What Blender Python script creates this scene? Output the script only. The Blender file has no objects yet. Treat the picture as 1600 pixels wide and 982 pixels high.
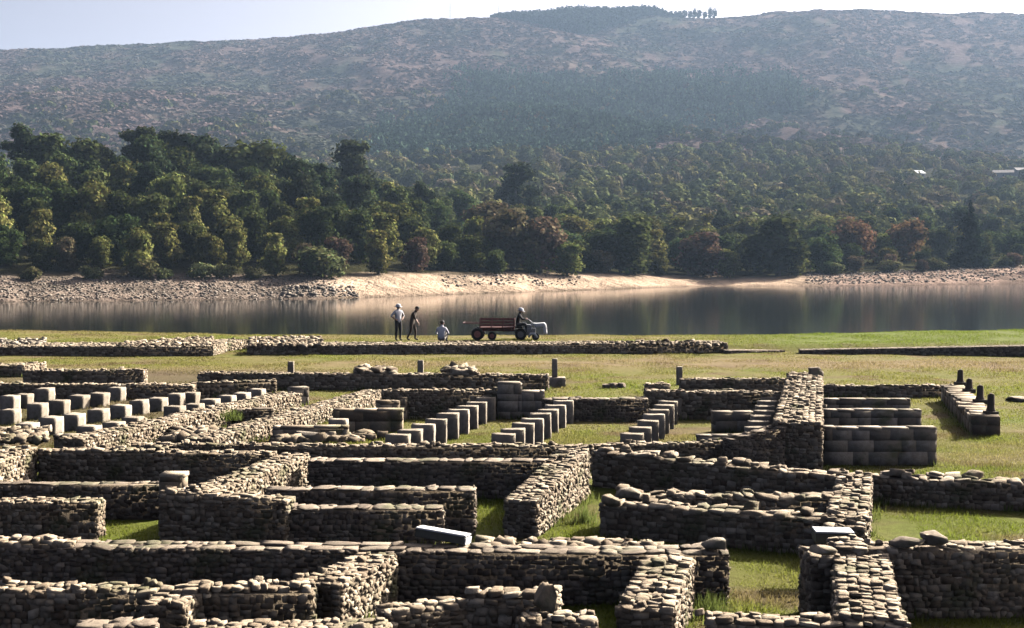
import bpy, math, random
import numpy as np
from mathutils import Vector, Matrix

random.seed(7)
RNG = np.random.default_rng(11)
scene = bpy.context.scene
COL = scene.collection
R = math.radians

# ------------------------------------------------------------------ camera
FPX, CX, CY = 2200.0, 800.0, 491.0
CAMH = 4.3
PITCH = math.atan(91.0 / FPX)
cam_data = bpy.data.cameras.new('camera')
cam_data.sensor_width = 36.0
cam_data.lens = 36.0 * FPX / 1600.0
cam_data.clip_start = 0.3
cam_data.clip_end = 30000
cam = bpy.data.objects.new('camera', cam_data)
COL.objects.link(cam)
cam.location = (0, 0, CAMH)
cam.rotation_euler = (math.pi / 2 - PITCH, 0, 0)
scene.camera = cam


def U(px, py, z=0.0):
    """the point of the horizontal plane at height z seen at a photo pixel"""
    a = (px - CX) / FPX
    b = (CY - py) / FPX
    dy = math.cos(PITCH) + b * math.sin(PITCH)
    dz = -math.sin(PITCH) + b * math.cos(PITCH)
    t = (z - CAMH) / dz
    return Vector((a * t, dy * t, z))


def UD(px, py, d):
    """the point at distance d (world Y) seen at a photo pixel"""
    a = (px - CX) / FPX
    b = (CY - py) / FPX
    dy = math.cos(PITCH) + b * math.sin(PITCH)
    dz = -math.sin(PITCH) + b * math.cos(PITCH)
    t = d / dy
    return Vector((a * t, d, CAMH + dz * t))


def proj(x, y, z):
    c, s = math.cos(PITCH), math.sin(PITCH)
    zz = z - CAMH
    depth = y * c - zz * s
    up = y * s + zz * c
    return CX + FPX * x / depth, CY - FPX * up / depth


# ------------------------------------------------------------------ noise
def _h(ix, iy, seed):
    n = (ix.astype(np.int64) * 374761393 + iy.astype(np.int64) * 668265263 + seed * 974711) & 0x7fffffff
    n = ((n ^ (n >> 13)) * 1274126177) & 0x7fffffff
    n = n ^ (n >> 16)
    return (n & 0xffff) / 65535.0


def vnoise(x, y, seed=0):
    x = np.asarray(x, float); y = np.asarray(y, float)
    ix = np.floor(x); iy = np.floor(y)
    fx = x - ix; fy = y - iy
    fx = fx * fx * (3 - 2 * fx); fy = fy * fy * (3 - 2 * fy)
    a = _h(ix, iy, seed); b = _h(ix + 1, iy, seed); c = _h(ix, iy + 1, seed); d = _h(ix + 1, iy + 1, seed)
    return (a * (1 - fx) + b * fx) * (1 - fy) + (c * (1 - fx) + d * fx) * fy


def fbm(x, y, seed=0, o=4):
    s = 0; a = 0.5; t = 0
    for k in range(o):
        s = s + a * vnoise(np.asarray(x) * 2 ** k + 17.3 * k, np.asarray(y) * 2 ** k - 9.1 * k, seed + k); t += a; a *= .5
    return s / t


def sstep(a, b, x):
    t = np.clip((np.asarray(x, float) - a) / (b - a), 0, 1)
    return t * t * (3 - 2 * t)


# ------------------------------------------------------------------ materials
def new_mat(name):
    m = bpy.data.materials.new(name); m.use_nodes = True
    nt = m.node_tree
    return m, nt, nt.nodes['Principled BSDF']


def N(nt, typ, **kw):
    n = nt.nodes.new(typ)
    for k, v in kw.items():
        setattr(n, k, v)
    return n


def noise_node(nt, scale, detail=4, rough=.6, coord='Object', stretch=None):
    tc = N(nt, 'ShaderNodeTexCoord')
    n = N(nt, 'ShaderNodeTexNoise')
    n.inputs['Scale'].default_value = scale; n.inputs['Detail'].default_value = detail; n.inputs['Roughness'].default_value = rough
    if stretch:
        mp = N(nt, 'ShaderNodeMapping'); mp.inputs['Scale'].default_value = stretch
        nt.links.new(tc.outputs[coord], mp.inputs[0]); nt.links.new(mp.outputs[0], n.inputs['Vector'])
    else:
        nt.links.new(tc.outputs[coord], n.inputs['Vector'])
    return n


def ramp(nt, src, stops):
    r = N(nt, 'ShaderNodeValToRGB')
    while len(r.color_ramp.elements) < len(stops):
        r.color_ramp.elements.new(.5)
    for e, (p, c) in zip(r.color_ramp.elements, stops):
        e.position = p; e.color = (*c, 1)
    nt.links.new(src, r.inputs[0])
    return r


def mix(nt, fac, a, b, mode='MIX'):
    m = N(nt, 'ShaderNodeMix', data_type='RGBA', blend_type=mode)
    for sock, v in ((m.inputs[0], fac), (m.inputs[6], a), (m.inputs[7], b)):
        if hasattr(v, 'links'):
            nt.links.new(v, sock)
        elif isinstance(v, tuple):
            sock.default_value = (*v, 1)
        else:
            sock.default_value = v
    return m.outputs[2]


def bump(nt, bs, src, strength, dist):
    b = N(nt, 'ShaderNodeBump'); b.inputs['Strength'].default_value = strength; b.inputs['Distance'].default_value = dist
    nt.links.new(src, b.inputs['Height']); nt.links.new(b.outputs[0], bs.inputs['Normal'])


def attr(nt, name, kind='GEOMETRY'):
    a = N(nt, 'ShaderNodeAttribute'); a.attribute_name = name; a.attribute_type = kind
    return a


def mat_stone(name, stops, lichen=.35):
    m, nt, bs = new_mat(name)
    a = attr(nt, 'tone')
    r = ramp(nt, a.outputs['Fac'], stops)
    n1 = noise_node(nt, 9, 5, .65)
    c = mix(nt, ramp(nt, n1.outputs[0], [(.35, (0, 0, 0)), (.75, (1, 1, 1))]).outputs[0], r.outputs[0], mix(nt, .55, r.outputs[0], (.11, .085, .06)))
    n2 = noise_node(nt, 2.3, 6, .7)
    lf = ramp(nt, n2.outputs[0], [(.52, (0, 0, 0)), (.66, (lichen, lichen, lichen))])
    c = mix(nt, lf.outputs[0], c, (.30, .29, .20))
    n3 = noise_node(nt, 1.1, 5, .65)
    mf = ramp(nt, n3.outputs[0], [(.56, (0, 0, 0)), (.70, (.75, .75, .75))])
    c = mix(nt, mf.outputs[0], c, (.10, .105, .045))
    nt.links.new(c, bs.inputs['Base Color'])
    bs.inputs['Roughness'].default_value = .92; bs.inputs['Specular IOR Level'].default_value = .2
    bump(nt, bs, noise_node(nt, 38, 5, .7).outputs[0], .7, .02)
    return m


M = {}
M['stone'] = mat_stone('granite_rubble', [(0, (.15, .11, .075)), (.3, (.28, .215, .145)), (.65, (.42, .335, .235)), (1, (.60, .50, .37))])
M['stone_pale'] = mat_stone('dressed_granite', [(0, (.26, .215, .16)), (.5, (.38, .325, .25)), (1, (.52, .45, .36))], .3)
M['stone_dark'] = mat_stone('weathered_granite', [(0, (.13, .10, .075)), (.5, (.25, .20, .15)), (1, (.45, .37, .28))], .4)
M['rock'] = mat_stone('shore_rock', [(0, (.13, .11, .095)), (.5, (.25, .21, .175)), (1, (.45, .38, .31))], .2)

m, nt, bs = new_mat('mortar_earth')
nt.links.new(ramp(nt, noise_node(nt, 6, 6).outputs[0], [(.3, (.17, .125, .08)), (.7, (.31, .245, .165))]).outputs[0], bs.inputs['Base Color'])
bs.inputs['Roughness'].default_value = 1
bump(nt, bs, noise_node(nt, 25, 5).outputs[0], .8, .03)
M['mortar'] = m

m, nt, bs = new_mat('turf')
a = attr(nt, 'col')
n1 = noise_node(nt, 6, 6, .7)
c = mix(nt, ramp(nt, n1.outputs[0], [(.3, (.62, .62, .62)), (.72, (1.3, 1.3, 1.3))]).outputs[0], (0, 0, 0), a.outputs['Color'], 'MIX')
mm = N(nt, 'ShaderNodeMix', data_type='RGBA', blend_type='MULTIPLY'); mm.inputs[0].default_value = 1
nt.links.new(a.outputs['Color'], mm.inputs[6])
nt.links.new(ramp(nt, n1.outputs[0], [(.3, (.6, .58, .55)), (.7, (1, 1, 1))]).outputs[0], mm.inputs[7])
nt.links.new(mm.outputs[2], bs.inputs['Base Color'])
bs.inputs['Roughness'].default_value = 1; bs.inputs['Specular IOR Level'].default_value = .1
bump(nt, bs, noise_node(nt, 14, 6, .75).outputs[0], 1, .08)
M['turf'] = m


def mat_leafy(name, translucent, hue_var=0.0, rough=.8):
    m, nt, bs = new_mat(name)
    a = attr(nt, 'col')
    col = a.outputs['Color']
    if hue_var:
        oi = N(nt, 'ShaderNodeObjectInfo')
        hs = N(nt, 'ShaderNodeHueSaturation')
        mr = N(nt, 'ShaderNodeMapRange'); mr.inputs[3].default_value = .5 - hue_var; mr.inputs[4].default_value = .5 + hue_var
        nt.links.new(oi.outputs['Random'], mr.inputs[0]); nt.links.new(mr.outputs[0], hs.inputs['Hue'])
        m2 = N(nt, 'ShaderNodeMath', operation='MULTIPLY'); m2.inputs[1].default_value = 7.31
        m3 = N(nt, 'ShaderNodeMath', operation='FRACT')
        nt.links.new(oi.outputs['Random'], m2.inputs[0]); nt.links.new(m2.outputs[0], m3.inputs[0])
        mv = N(nt, 'ShaderNodeMapRange'); mv.inputs[3].default_value = .65; mv.inputs[4].default_value = 1.35
        nt.links.new(m3.outputs[0], mv.inputs[0]); nt.links.new(mv.outputs[0], hs.inputs['Value'])
        nt.links.new(col, hs.inputs['Color']); col = hs.outputs[0]
    nt.links.new(col, bs.inputs['Base Color'])
    bs.inputs['Roughness'].default_value = 1; bs.inputs['Specular IOR Level'].default_value = 0
    tr = N(nt, 'ShaderNodeBsdfTranslucent'); nt.links.new(col, tr.inputs[0])
    mx = N(nt, 'ShaderNodeMixShader'); mx.inputs[0].default_value = translucent
    nt.links.new(bs.outputs[0], mx.inputs[1]); nt.links.new(tr.outputs[0], mx.inputs[2])
    nt.links.new(mx.outputs[0], nt.nodes['Material Output'].inputs[0])
    return m


M['leaf'] = mat_leafy('tree_foliage', .22, .03)
M['farleaf'] = mat_leafy('far_foliage', .10)
M['blade'] = mat_leafy('grass_blades', .45)

m, nt, bs = new_mat('hillside')
a = attr(nt, 'col')
n1 = noise_node(nt, .06, 6, .75)
mm = N(nt, 'ShaderNodeMix', data_type='RGBA', blend_type='MULTIPLY'); mm.inputs[0].default_value = 1
nt.links.new(a.outputs['Color'], mm.inputs[6])
nt.links.new(ramp(nt, n1.outputs[0], [(.32, (.35, .36, .36)), (.68, (1.25, 1.2, 1.2))]).outputs[0], mm.inputs[7])
nt.links.new(mm.outputs[2], bs.inputs['Base Color'])
bs.inputs['Roughness'].default_value = 1; bs.inputs['Specular IOR Level'].default_value = 0
bump(nt, bs, noise_node(nt, .11, 6, .75).outputs[0], 1, 6.0)
M['hill'] = m

m, nt, bs = new_mat('lake_water')
bs.inputs['Base Color'].default_value = (.012, .015, .013, 1)
bs.inputs['Roughness'].default_value = .07; bs.inputs['IOR'].default_value = 1.33
n1 = noise_node(nt, 1.0, 3, .5, 'Object', (.35, .9, 1))
bump(nt, bs, n1.outputs[0], .10, .12)
M['water'] = m


def flat_mat(name, col, rough=.7, var=.25, scale=14, metallic=0):
    m, nt, bs = new_mat(name)
    lo = tuple(c * (1 - var) for c in col); hi = tuple(min(1, c * (1 + var)) for c in col)
    nt.links.new(ramp(nt, noise_node(nt, scale, 4).outputs[0], [(.3, lo), (.7, hi)]).outputs[0], bs.inputs['Base Color'])
    bs.inputs['Roughness'].default_value = rough; bs.inputs['Metallic'].default_value = metallic
    return m


M['bark'] = flat_mat('bark', (.085, .07, .055), .95, .4, 3)
M['white'] = flat_mat('white_paint', (.76, .765, .75), .6, .10, 9)
M['red'] = flat_mat('red_trailer_paint', (.13, .042, .036), .8, .45, 9)
M['tyre'] = flat_mat('tyre_rubber', (.02, .02, .02), .9, .2)
M['rim'] = flat_mat('wheel_rim', (.32, .12, .10), .6, .2)
M['engine'] = flat_mat('engine_metal', (.28, .29, .30), .5, .3, 20)
M['steel'] = flat_mat('steel_tube', (.12, .12, .13), .5, .2)
M['plank'] = flat_mat('weathered_plank', (.13, .075, .055), .9, .3)
M['skin'] = flat_mat('skin', (.42, .25, .18), .6, .1)
M['shirt_white'] = flat_mat('white_cloth', (.72, .72, .75), .9, .06)
M['trousers_dark'] = flat_mat('dark_cloth', (.022, .024, .032), .9, .2)
M['top_brown'] = flat_mat('brown_cloth', (.07, .05, .035), .9, .25)
M['trousers_pale'] = flat_mat('pale_cloth', (.40, .37, .33), .9, .1)
M['jacket'] = flat_mat('black_cloth', (.018, .017, .02), .9, .2)
M['hair'] = flat_mat('dark_hair', (.02, .015, .012), .7, .2)
M['shoe'] = flat_mat('shoe_leather', (.04, .03, .025), .7, .2)
M['plaster'] = flat_mat('house_plaster', (.55, .53, .50), .9, .1, .5)
M['greywall'] = flat_mat('grey_house_stone', (.33, .31, .30), .9, .15, .5)
M['roofwhite'] = flat_mat('pale_sheet_roof', (.50, .52, .54), .6, .05, .5)
M['rooftile'] = flat_mat('clay_roof', (.30, .14, .09), .9, .2, .7)
M['roofgrey'] = flat_mat('grey_slate_roof', (.24, .22, .21), .9, .2, .7)
M['glass'] = flat_mat('dark_window', (.03, .035, .04), .2, .1)


# ------------------------------------------------------------------ mesh helpers
def mesh_np(name, V, F, mats, parent=None, mat_idx=None, point_attrs=None, smooth=False, loc=None):
    """V (n,3); F (m,k) array with k 3 or 4"""
    me = bpy.data.meshes.new(name)
    V = np.ascontiguousarray(V, np.float32); F = np.ascontiguousarray(F, np.int32)
    k = F.shape[1]
    me.vertices.add(len(V)); me.vertices.foreach_set('co', V.ravel())
    me.loops.add(F.size); me.loops.foreach_set('vertex_index', F.ravel())
    me.polygons.add(len(F)); me.polygons.foreach_set('loop_start', np.arange(0, F.size, k, dtype=np.int32))
    if mat_idx is not None:
        me.polygons.foreach_set('material_index', np.ascontiguousarray(mat_idx, np.int32))
    if smooth:
        me.polygons.foreach_set('use_smooth', np.ones(len(F), bool))
    for m_ in (mats if isinstance(mats, (list, tuple)) else [mats]):
        me.materials.append(m_)
    for nm, arr in (point_attrs or {}).items():
        arr = np.asarray(arr, np.float32)
        if arr.ndim == 1:
            at = me.attributes.new(nm, 'FLOAT', 'POINT'); at.data.foreach_set('value', arr)
        else:
            if arr.shape[1] == 3:
                arr = np.concatenate([arr, np.ones((len(arr), 1), np.float32)], 1)
            at = me.attributes.new(nm, 'FLOAT_COLOR', 'POINT'); at.data.foreach_set('color', np.ascontiguousarray(arr).ravel())
    me.update(calc_edges=True)
    o = bpy.data.objects.new(name, me); COL.objects.link(o)
    if loc is not None:
        o.location = loc
    if parent is not None:
        o.parent = parent
    return o


def tag(o, label=None, cat=None, group=None, kind=None):
    if cat and not kind: kind = 'thing'
    if label: o['label'] = label
    if cat: o['category'] = cat
    if group: o['group'] = group
    if kind: o['kind'] = kind
    return o


def empty(name, loc=(0, 0, 0), rz=0):
    o = bpy.data.objects.new(name, None); COL.objects.link(o)
    o.location = loc; o.rotation_euler = (0, 0, rz); o.empty_display_size = .2
    return o


def copy_tree(o, parent=None):
    c = o.copy(); COL.objects.link(c); c.parent = parent
    for ch in list(o.children):
        copy_tree(ch, c)
    return c


class MB:
    """collects boxes, tubes and lathes; builds ONE mesh"""
    def __init__(s): s.V = []; s.F = []
    def add(s, V, F):
        b = len(s.V); s.V += [tuple(v) for v in V]; s.F += [tuple(i + b for i in f) for f in F]
    def box(s, c, size, rot=None, taper=1.0):
        x, y, z = (k / 2 for k in size); V = []
        for sz in (-1, 1):
            t = taper if sz > 0 else 1
            for sx, sy in ((-1, -1), (1, -1), (1, 1), (-1, 1)):
                v = Vector((sx * x * t, sy * y * t, sz * z))
                if rot is not None: v = rot @ v
                V.append(v + Vector(c))
        s.add(V, [(3, 2, 1, 0), (4, 5, 6, 7), (0, 1, 5, 4), (1, 2, 6, 5), (2, 3, 7, 6), (3, 0, 4, 7)])
    def tube(s, pts, rads, n=8, cap=True):
        pts = [Vector(p) for p in pts]; rings = []; V = []; Fc = []
        for i, p in enumerate(pts):
            d = (pts[min(i + 1, len(pts) - 1)] - pts[max(i - 1, 0)]).normalized()
            a = d.orthogonal().normalized() if abs(d.z) < .99 else Vector((1, 0, 0))
            if abs(d.z) < .99: a = d.cross(Vector((0, 0, 1))).normalized()
            b = d.cross(a).normalized()
            for k in range(n):
                t = 2 * math.pi * k / n
                V.append(p + (a * math.cos(t) + b * math.sin(t)) * rads[i])
        for i in range(len(pts) - 1):
            for k in range(n):
                Fc.append((i * n + k, i * n + (k + 1) % n, (i + 1) * n + (k + 1) % n, (i + 1) * n + k))
        if cap:
            Fc.append(tuple(range(n - 1, -1, -1))); Fc.append(tuple((len(pts) - 1) * n + k for k in range(n)))
        s.add(V, Fc)
    def build(s, name, mat, parent=None, smooth=False, bevel=0, loc=None):
        me = bpy.data.meshes.new(name); me.from_pydata(s.V, [], s.F); me.materials.append(mat)
        if smooth:
            for p in me.polygons: p.use_smooth = True
        me.update()
        o = bpy.data.objects.new(name, me); COL.objects.link(o)
        if parent is not None: o.parent = parent
        if loc is not None: o.location = loc
        if bevel:
            b = o.modifiers.new('bevel', 'BEVEL'); b.width = bevel; b.segments = 2
        return o


# ------------------------------------------------------------------ stones
def cube_grid(n):
    idx = {}; V = []; F = []
    def vid(p):
        k = tuple(round(c, 5) for c in p)
        if k not in idx: idx[k] = len(V); V.append(p)
        return idx[k]
    for ax in range(3):
        for sg in (-1, 1):
            for i in range(n):
                for j in range(n):
                    q = []
                    for di, dj in ((0, 0), (1, 0), (1, 1), (0, 1)):
                        p = [0, 0, 0]; p[ax] = sg
                        p[(ax + 1) % 3] = -1 + 2 * (i + di) / n; p[(ax + 2) % 3] = -1 + 2 * (j + dj) / n
                        q.append(vid(tuple(p)))
                    F.append(q if sg > 0 else q[::-1])
    return np.array(V, float), np.array(F)


def stone_lib(n, count, rnd, cuts, jit, seed, lo=.72, hi=1.05):
    rng = np.random.default_rng(seed)
    V0, F0 = cube_grid(n); out = []
    for _ in range(count):
        L = np.linalg.norm(V0, axis=1, keepdims=True)
        V = V0 * (1 - rnd) + V0 / L * 1.22 * rnd + rng.normal(size=3) * V0[:, [1, 2, 0]] * (.10 if jit > .02 else .004)
        for _c in range(cuts):
            d = rng.normal(size=3); d /= np.linalg.norm(d)
            off = rng.uniform(lo, hi)
            ex = V @ d - off
            V = V - np.clip(ex, 0, None)[:, None] * d
        V = V + rng.normal(size=V.shape) * jit
        out.append(V)
    return np.array(out), F0


LIB2 = stone_lib(2, 40, .10, 4, .06, 1)
LIB3 = stone_lib(3, 40, .0, 9, .04, 2, .85, 1.35)
LIBA = stone_lib(2, 30, .0, 1, .010, 3, 1.35, 1.65)
LIBW = stone_lib(2, 50, .0, 4, .05, 5, 1.0, 1.5)


def flat_lib(n, count, seed):
    """flat-topped slabs with a broken outline"""
    rng = np.random.default_rng(seed); V0, F0 = cube_grid(n); out = []
    for _ in range(count):
        L = np.linalg.norm(V0, axis=1, keepdims=True); V = V0 * .97 + V0 / L * .04
        for _c in range(5):
            a = rng.uniform(0, 6.28); d = np.array([math.cos(a), math.sin(a), rng.normal() * .15]); d /= np.linalg.norm(d)
            ex = V @ d - rng.uniform(.78, 1.15); V = V - np.clip(ex, 0, None)[:, None] * d
        out.append(V + rng.normal(size=V.shape) * np.array([.05, .05, .07]))
    return np.array(out), F0


LIBF = flat_lib(3, 40, 7)


class Stones:
    def __init__(s): s.c = []; s.h = []; s.r = []; s.t = []
    def put(s, c, half, rot=(0, 0, 0), tone=None):
        s.c.append(c); s.h.append(half); s.r.append(rot); s.t.append(RNG.random() if tone is None else tone)
    def arrays(s, lib, frame=None):
        L, F0 = lib
        n = len(s.c); k = L.shape[1]
        idx = RNG.integers(0, len(L), n)
        V = L[idx] * np.array(s.h)[:, None, :]
        r = np.array(s.r)
        for ax, (i, j) in ((0, (1, 2)), (1, (2, 0)), (2, (0, 1))):
            c = np.cos(r[:, ax])[:, None]; sn = np.sin(r[:, ax])[:, None]
            a = V[:, :, i].copy(); b = V[:, :, j].copy()
            V[:, :, i] = a * c - b * sn; V[:, :, j] = a * sn + b * c
        V = V + np.array(s.c)[:, None, :]
        V = V.reshape(-1, 3)
        F = (F0[None] + (np.arange(n) * k)[:, None, None]).reshape(-1, 4)
        return V, F, np.repeat(np.array(s.t), k)


STY = {  # course lo hi, len lo hi, depth jitter, cap len lo hi, cap thickness lo hi, cap rag, lib
    'rub': dict(c=(.035, .085), l=(.045, .14), j=.011, cl=(.06, .17), ct=(.013, .03), rag=.022, stack=.05, tl=.06),
    'big': dict(c=(.04, .095), l=(.055, .18), j=.009, cl=(.12, .36), ct=(.022, .06), rag=.045, stack=.22, tl=.12),
    'rag': dict(c=(.035, .09), l=(.05, .16), j=.009, cl=(.07, .22), ct=(.015, .036), rag=.032, stack=.10, tl=.08),
    'ash': dict(c=(.18, .30), l=(.30, .7), j=.001, cl=(.4, .8), ct=(.025, .035), rag=.003, stack=0, tl=0),
    'far': dict(c=(.06, .11), l=(.10, .22), j=.010, cl=(.09, .23), ct=(.013, .032), rag=.025, stack=.05, tl=.07),
    'flt': dict(c=(.035, .085), l=(.05, .15), j=.007, cl=(.14, .46), ct=(.008, .015), rag=.014, stack=0.03, tl=.025),
    'bnk': dict(c=(.045, .10), l=(.06, .19), j=.010, cl=(.10, .22), ct=(.004, .008), rag=.004, stack=0.0, tl=.02),
}


FOOT = []


def wall(name, label, A, B, h0, h1, t, style, z0=0.0, mat='stone', cat='wall', group=None):
    """A, B: ground-plan ends of the front (or right-hand) face; the wall lies t to its left; heights h0 at A, h1 at B"""
    st = STY[style]
    A = Vector((A[0], A[1], 0)); B = Vector((B[0], B[1], 0))
    d = B - A; L = d.length; d.normalize(); bdir = Vector((-d.y, d.x, 0))
    ang = math.atan2(d.y, d.x)
    hh = lambda a: h0 + (h1 - h0) * min(1, max(0, a / L))
    lib = LIBA if style == 'ash' else LIBW
    S = Stones()
    dep = min(.09, t * .25)

    def face(length, pos, hfun, rz, coarse=1.0):
        z = 0.0
        hm = max(hfun(0), hfun(length))
        while z < hm - .03:
            ch = RNG.uniform(*st['c']) * coarse
            a = -RNG.uniform(0, st['l'][0])
            while a < length:
                ln = RNG.uniform(*st['l']) * coarse
                a0, a1 = max(a, 0), min(a + ln, length)
                a += ln
                if a1 - a0 < .03: continue
                mid = (a0 + a1) / 2; top = hfun(mid)
                if z > top - .035: continue
                zt = min(z + ch, top)
                x, y = pos(mid)
                pj = RNG.normal() * st['j']
                dx, dy = -math.sin(rz) * 0, 0
                wob = 0 if style == 'ash' else 1
                S.put((x + pj * nx, y + pj * ny, (z + zt) / 2 + z0 + wob * RNG.normal() * .12 * (zt - z)), ((a1 - a0) / 2 * 1.0, dep, (zt - z) / 2 * (1.0 + wob * RNG.uniform(-.12, .18))),
                      (RNG.normal() * .03 * wob, RNG.normal() * .06 * wob, rz + RNG.normal() * .04 * wob))
            z += ch
    nx, ny = 0, -1; face(L, lambda a: (a, dep * .8), hh, 0)
    nx, ny = 0, 1; face(L, lambda a: (a, t - dep * .8), hh, 0, 1.3)
    nx, ny = -1, 0; face(t, lambda a: (dep * .8, a), lambda a: h0, math.pi / 2)
    nx, ny = 1, 0; face(t, lambda a: (L - dep * .8, a), lambda a: h1, math.pi / 2)
    V, F, T = S.arrays(lib)
    mi = np.zeros(len(F), int)
    i = .001
    core = np.array([(i, i, z0 - .3), (L - i, i, z0 - .3), (L - i, t - i, z0 - .3), (i, t - i, z0 - .3),
                     (i, i, z0 + h0 - .008), (L - i, i, z0 + h1 - .008), (L - i, t - i, z0 + h1 - .008), (i, t - i, z0 + h0 - .008)])
    cf = np.array([(3, 2, 1, 0), (4, 5, 6, 7), (0, 1, 5, 4), (1, 2, 6, 5), (2, 3, 7, 6), (3, 0, 4, 7)]) + len(V)
    V = np.concatenate([V, core]); F = np.concatenate([F, cf]); T = np.concatenate([T, np.full(8, .3)])
    mi = np.concatenate([mi, np.ones(6, int)])
    o = mesh_np(name, V, F, [M[mat], M['mortar']], None, mi, {'tone': T})
    o.location = A; o.rotation_euler = (0, 0, ang)
    FOOT.append((A.copy(), d.copy(), bdir.copy(), L, t, h0, h1))
    # the capping stones lie on the top of the wall
    S = Stones()
    rows = max(1, round(t / (sum(st['cl']) / 2 * 1.0)))
    if style == 'ash': rows = 1
    nseed = RNG.random() * 99
    for r_ in range(rows):
        a = -RNG.uniform(0, st['cl'][0])
        while a < L:
            ln = RNG.uniform(*st['cl'])
            a0, a1 = max(a, -.02), min(a + ln, L + .02); a += ln
            if a1 - a0 < .05: continue
            mid = (a0 + a1) / 2; w = t / rows
            b = (r_ + .5) * w + RNG.normal() * w * .06
            th = RNG.uniform(*st['ct'])
            zz = hh(mid) + RNG.normal() * st['rag'] * .5 + (float(vnoise(mid * .8 + nseed, 3)) - .5) * st['rag'] * 1.6
            tl = st['tl']
            S.put((mid, b, zz + z0 + th * .3), ((a1 - a0) / 2 * RNG.uniform(.9, 1.08), w / 2 * RNG.uniform(.9, 1.12), th),
                  (RNG.normal() * tl, RNG.normal() * tl, RNG.normal() * .12 * (style != 'ash')), .25 + .75 * RNG.random())
            if RNG.random() < st['stack']:
                s_ = RNG.uniform(.55, .95)
                S.put((mid + RNG.normal() * .05, b + RNG.normal() * .05, zz + z0 + th * 1.7), ((a1 - a0) / 2 * s_, w / 2 * s_, th * RNG.uniform(.7, 1.3)),
                      (RNG.normal() * .18, RNG.normal() * .18, RNG.uniform(0, 3)), .25 + .75 * RNG.random())
    V, F, T = S.arrays(LIBA if style == 'ash' else LIB3 if style == 'big' else LIBF)
    mesh_np('coping', V, F, M[mat], o, None, {'tone': T})
    tag(o, label, cat, group, 'thing')
    return o


def PW(name, label, p0, p1, h0, h1, t, style, **kw):
    """a wall given by the photo pixels of its front (right-hand) top edge"""
    a = U(p0[0], p0[1], h0 + kw.get('z0', 0)); b = U(p1[0], p1[1], h1 + kw.get('z0', 0))
    return wall(name, label, a, b, h0, h1, t, style, **kw)

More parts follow.
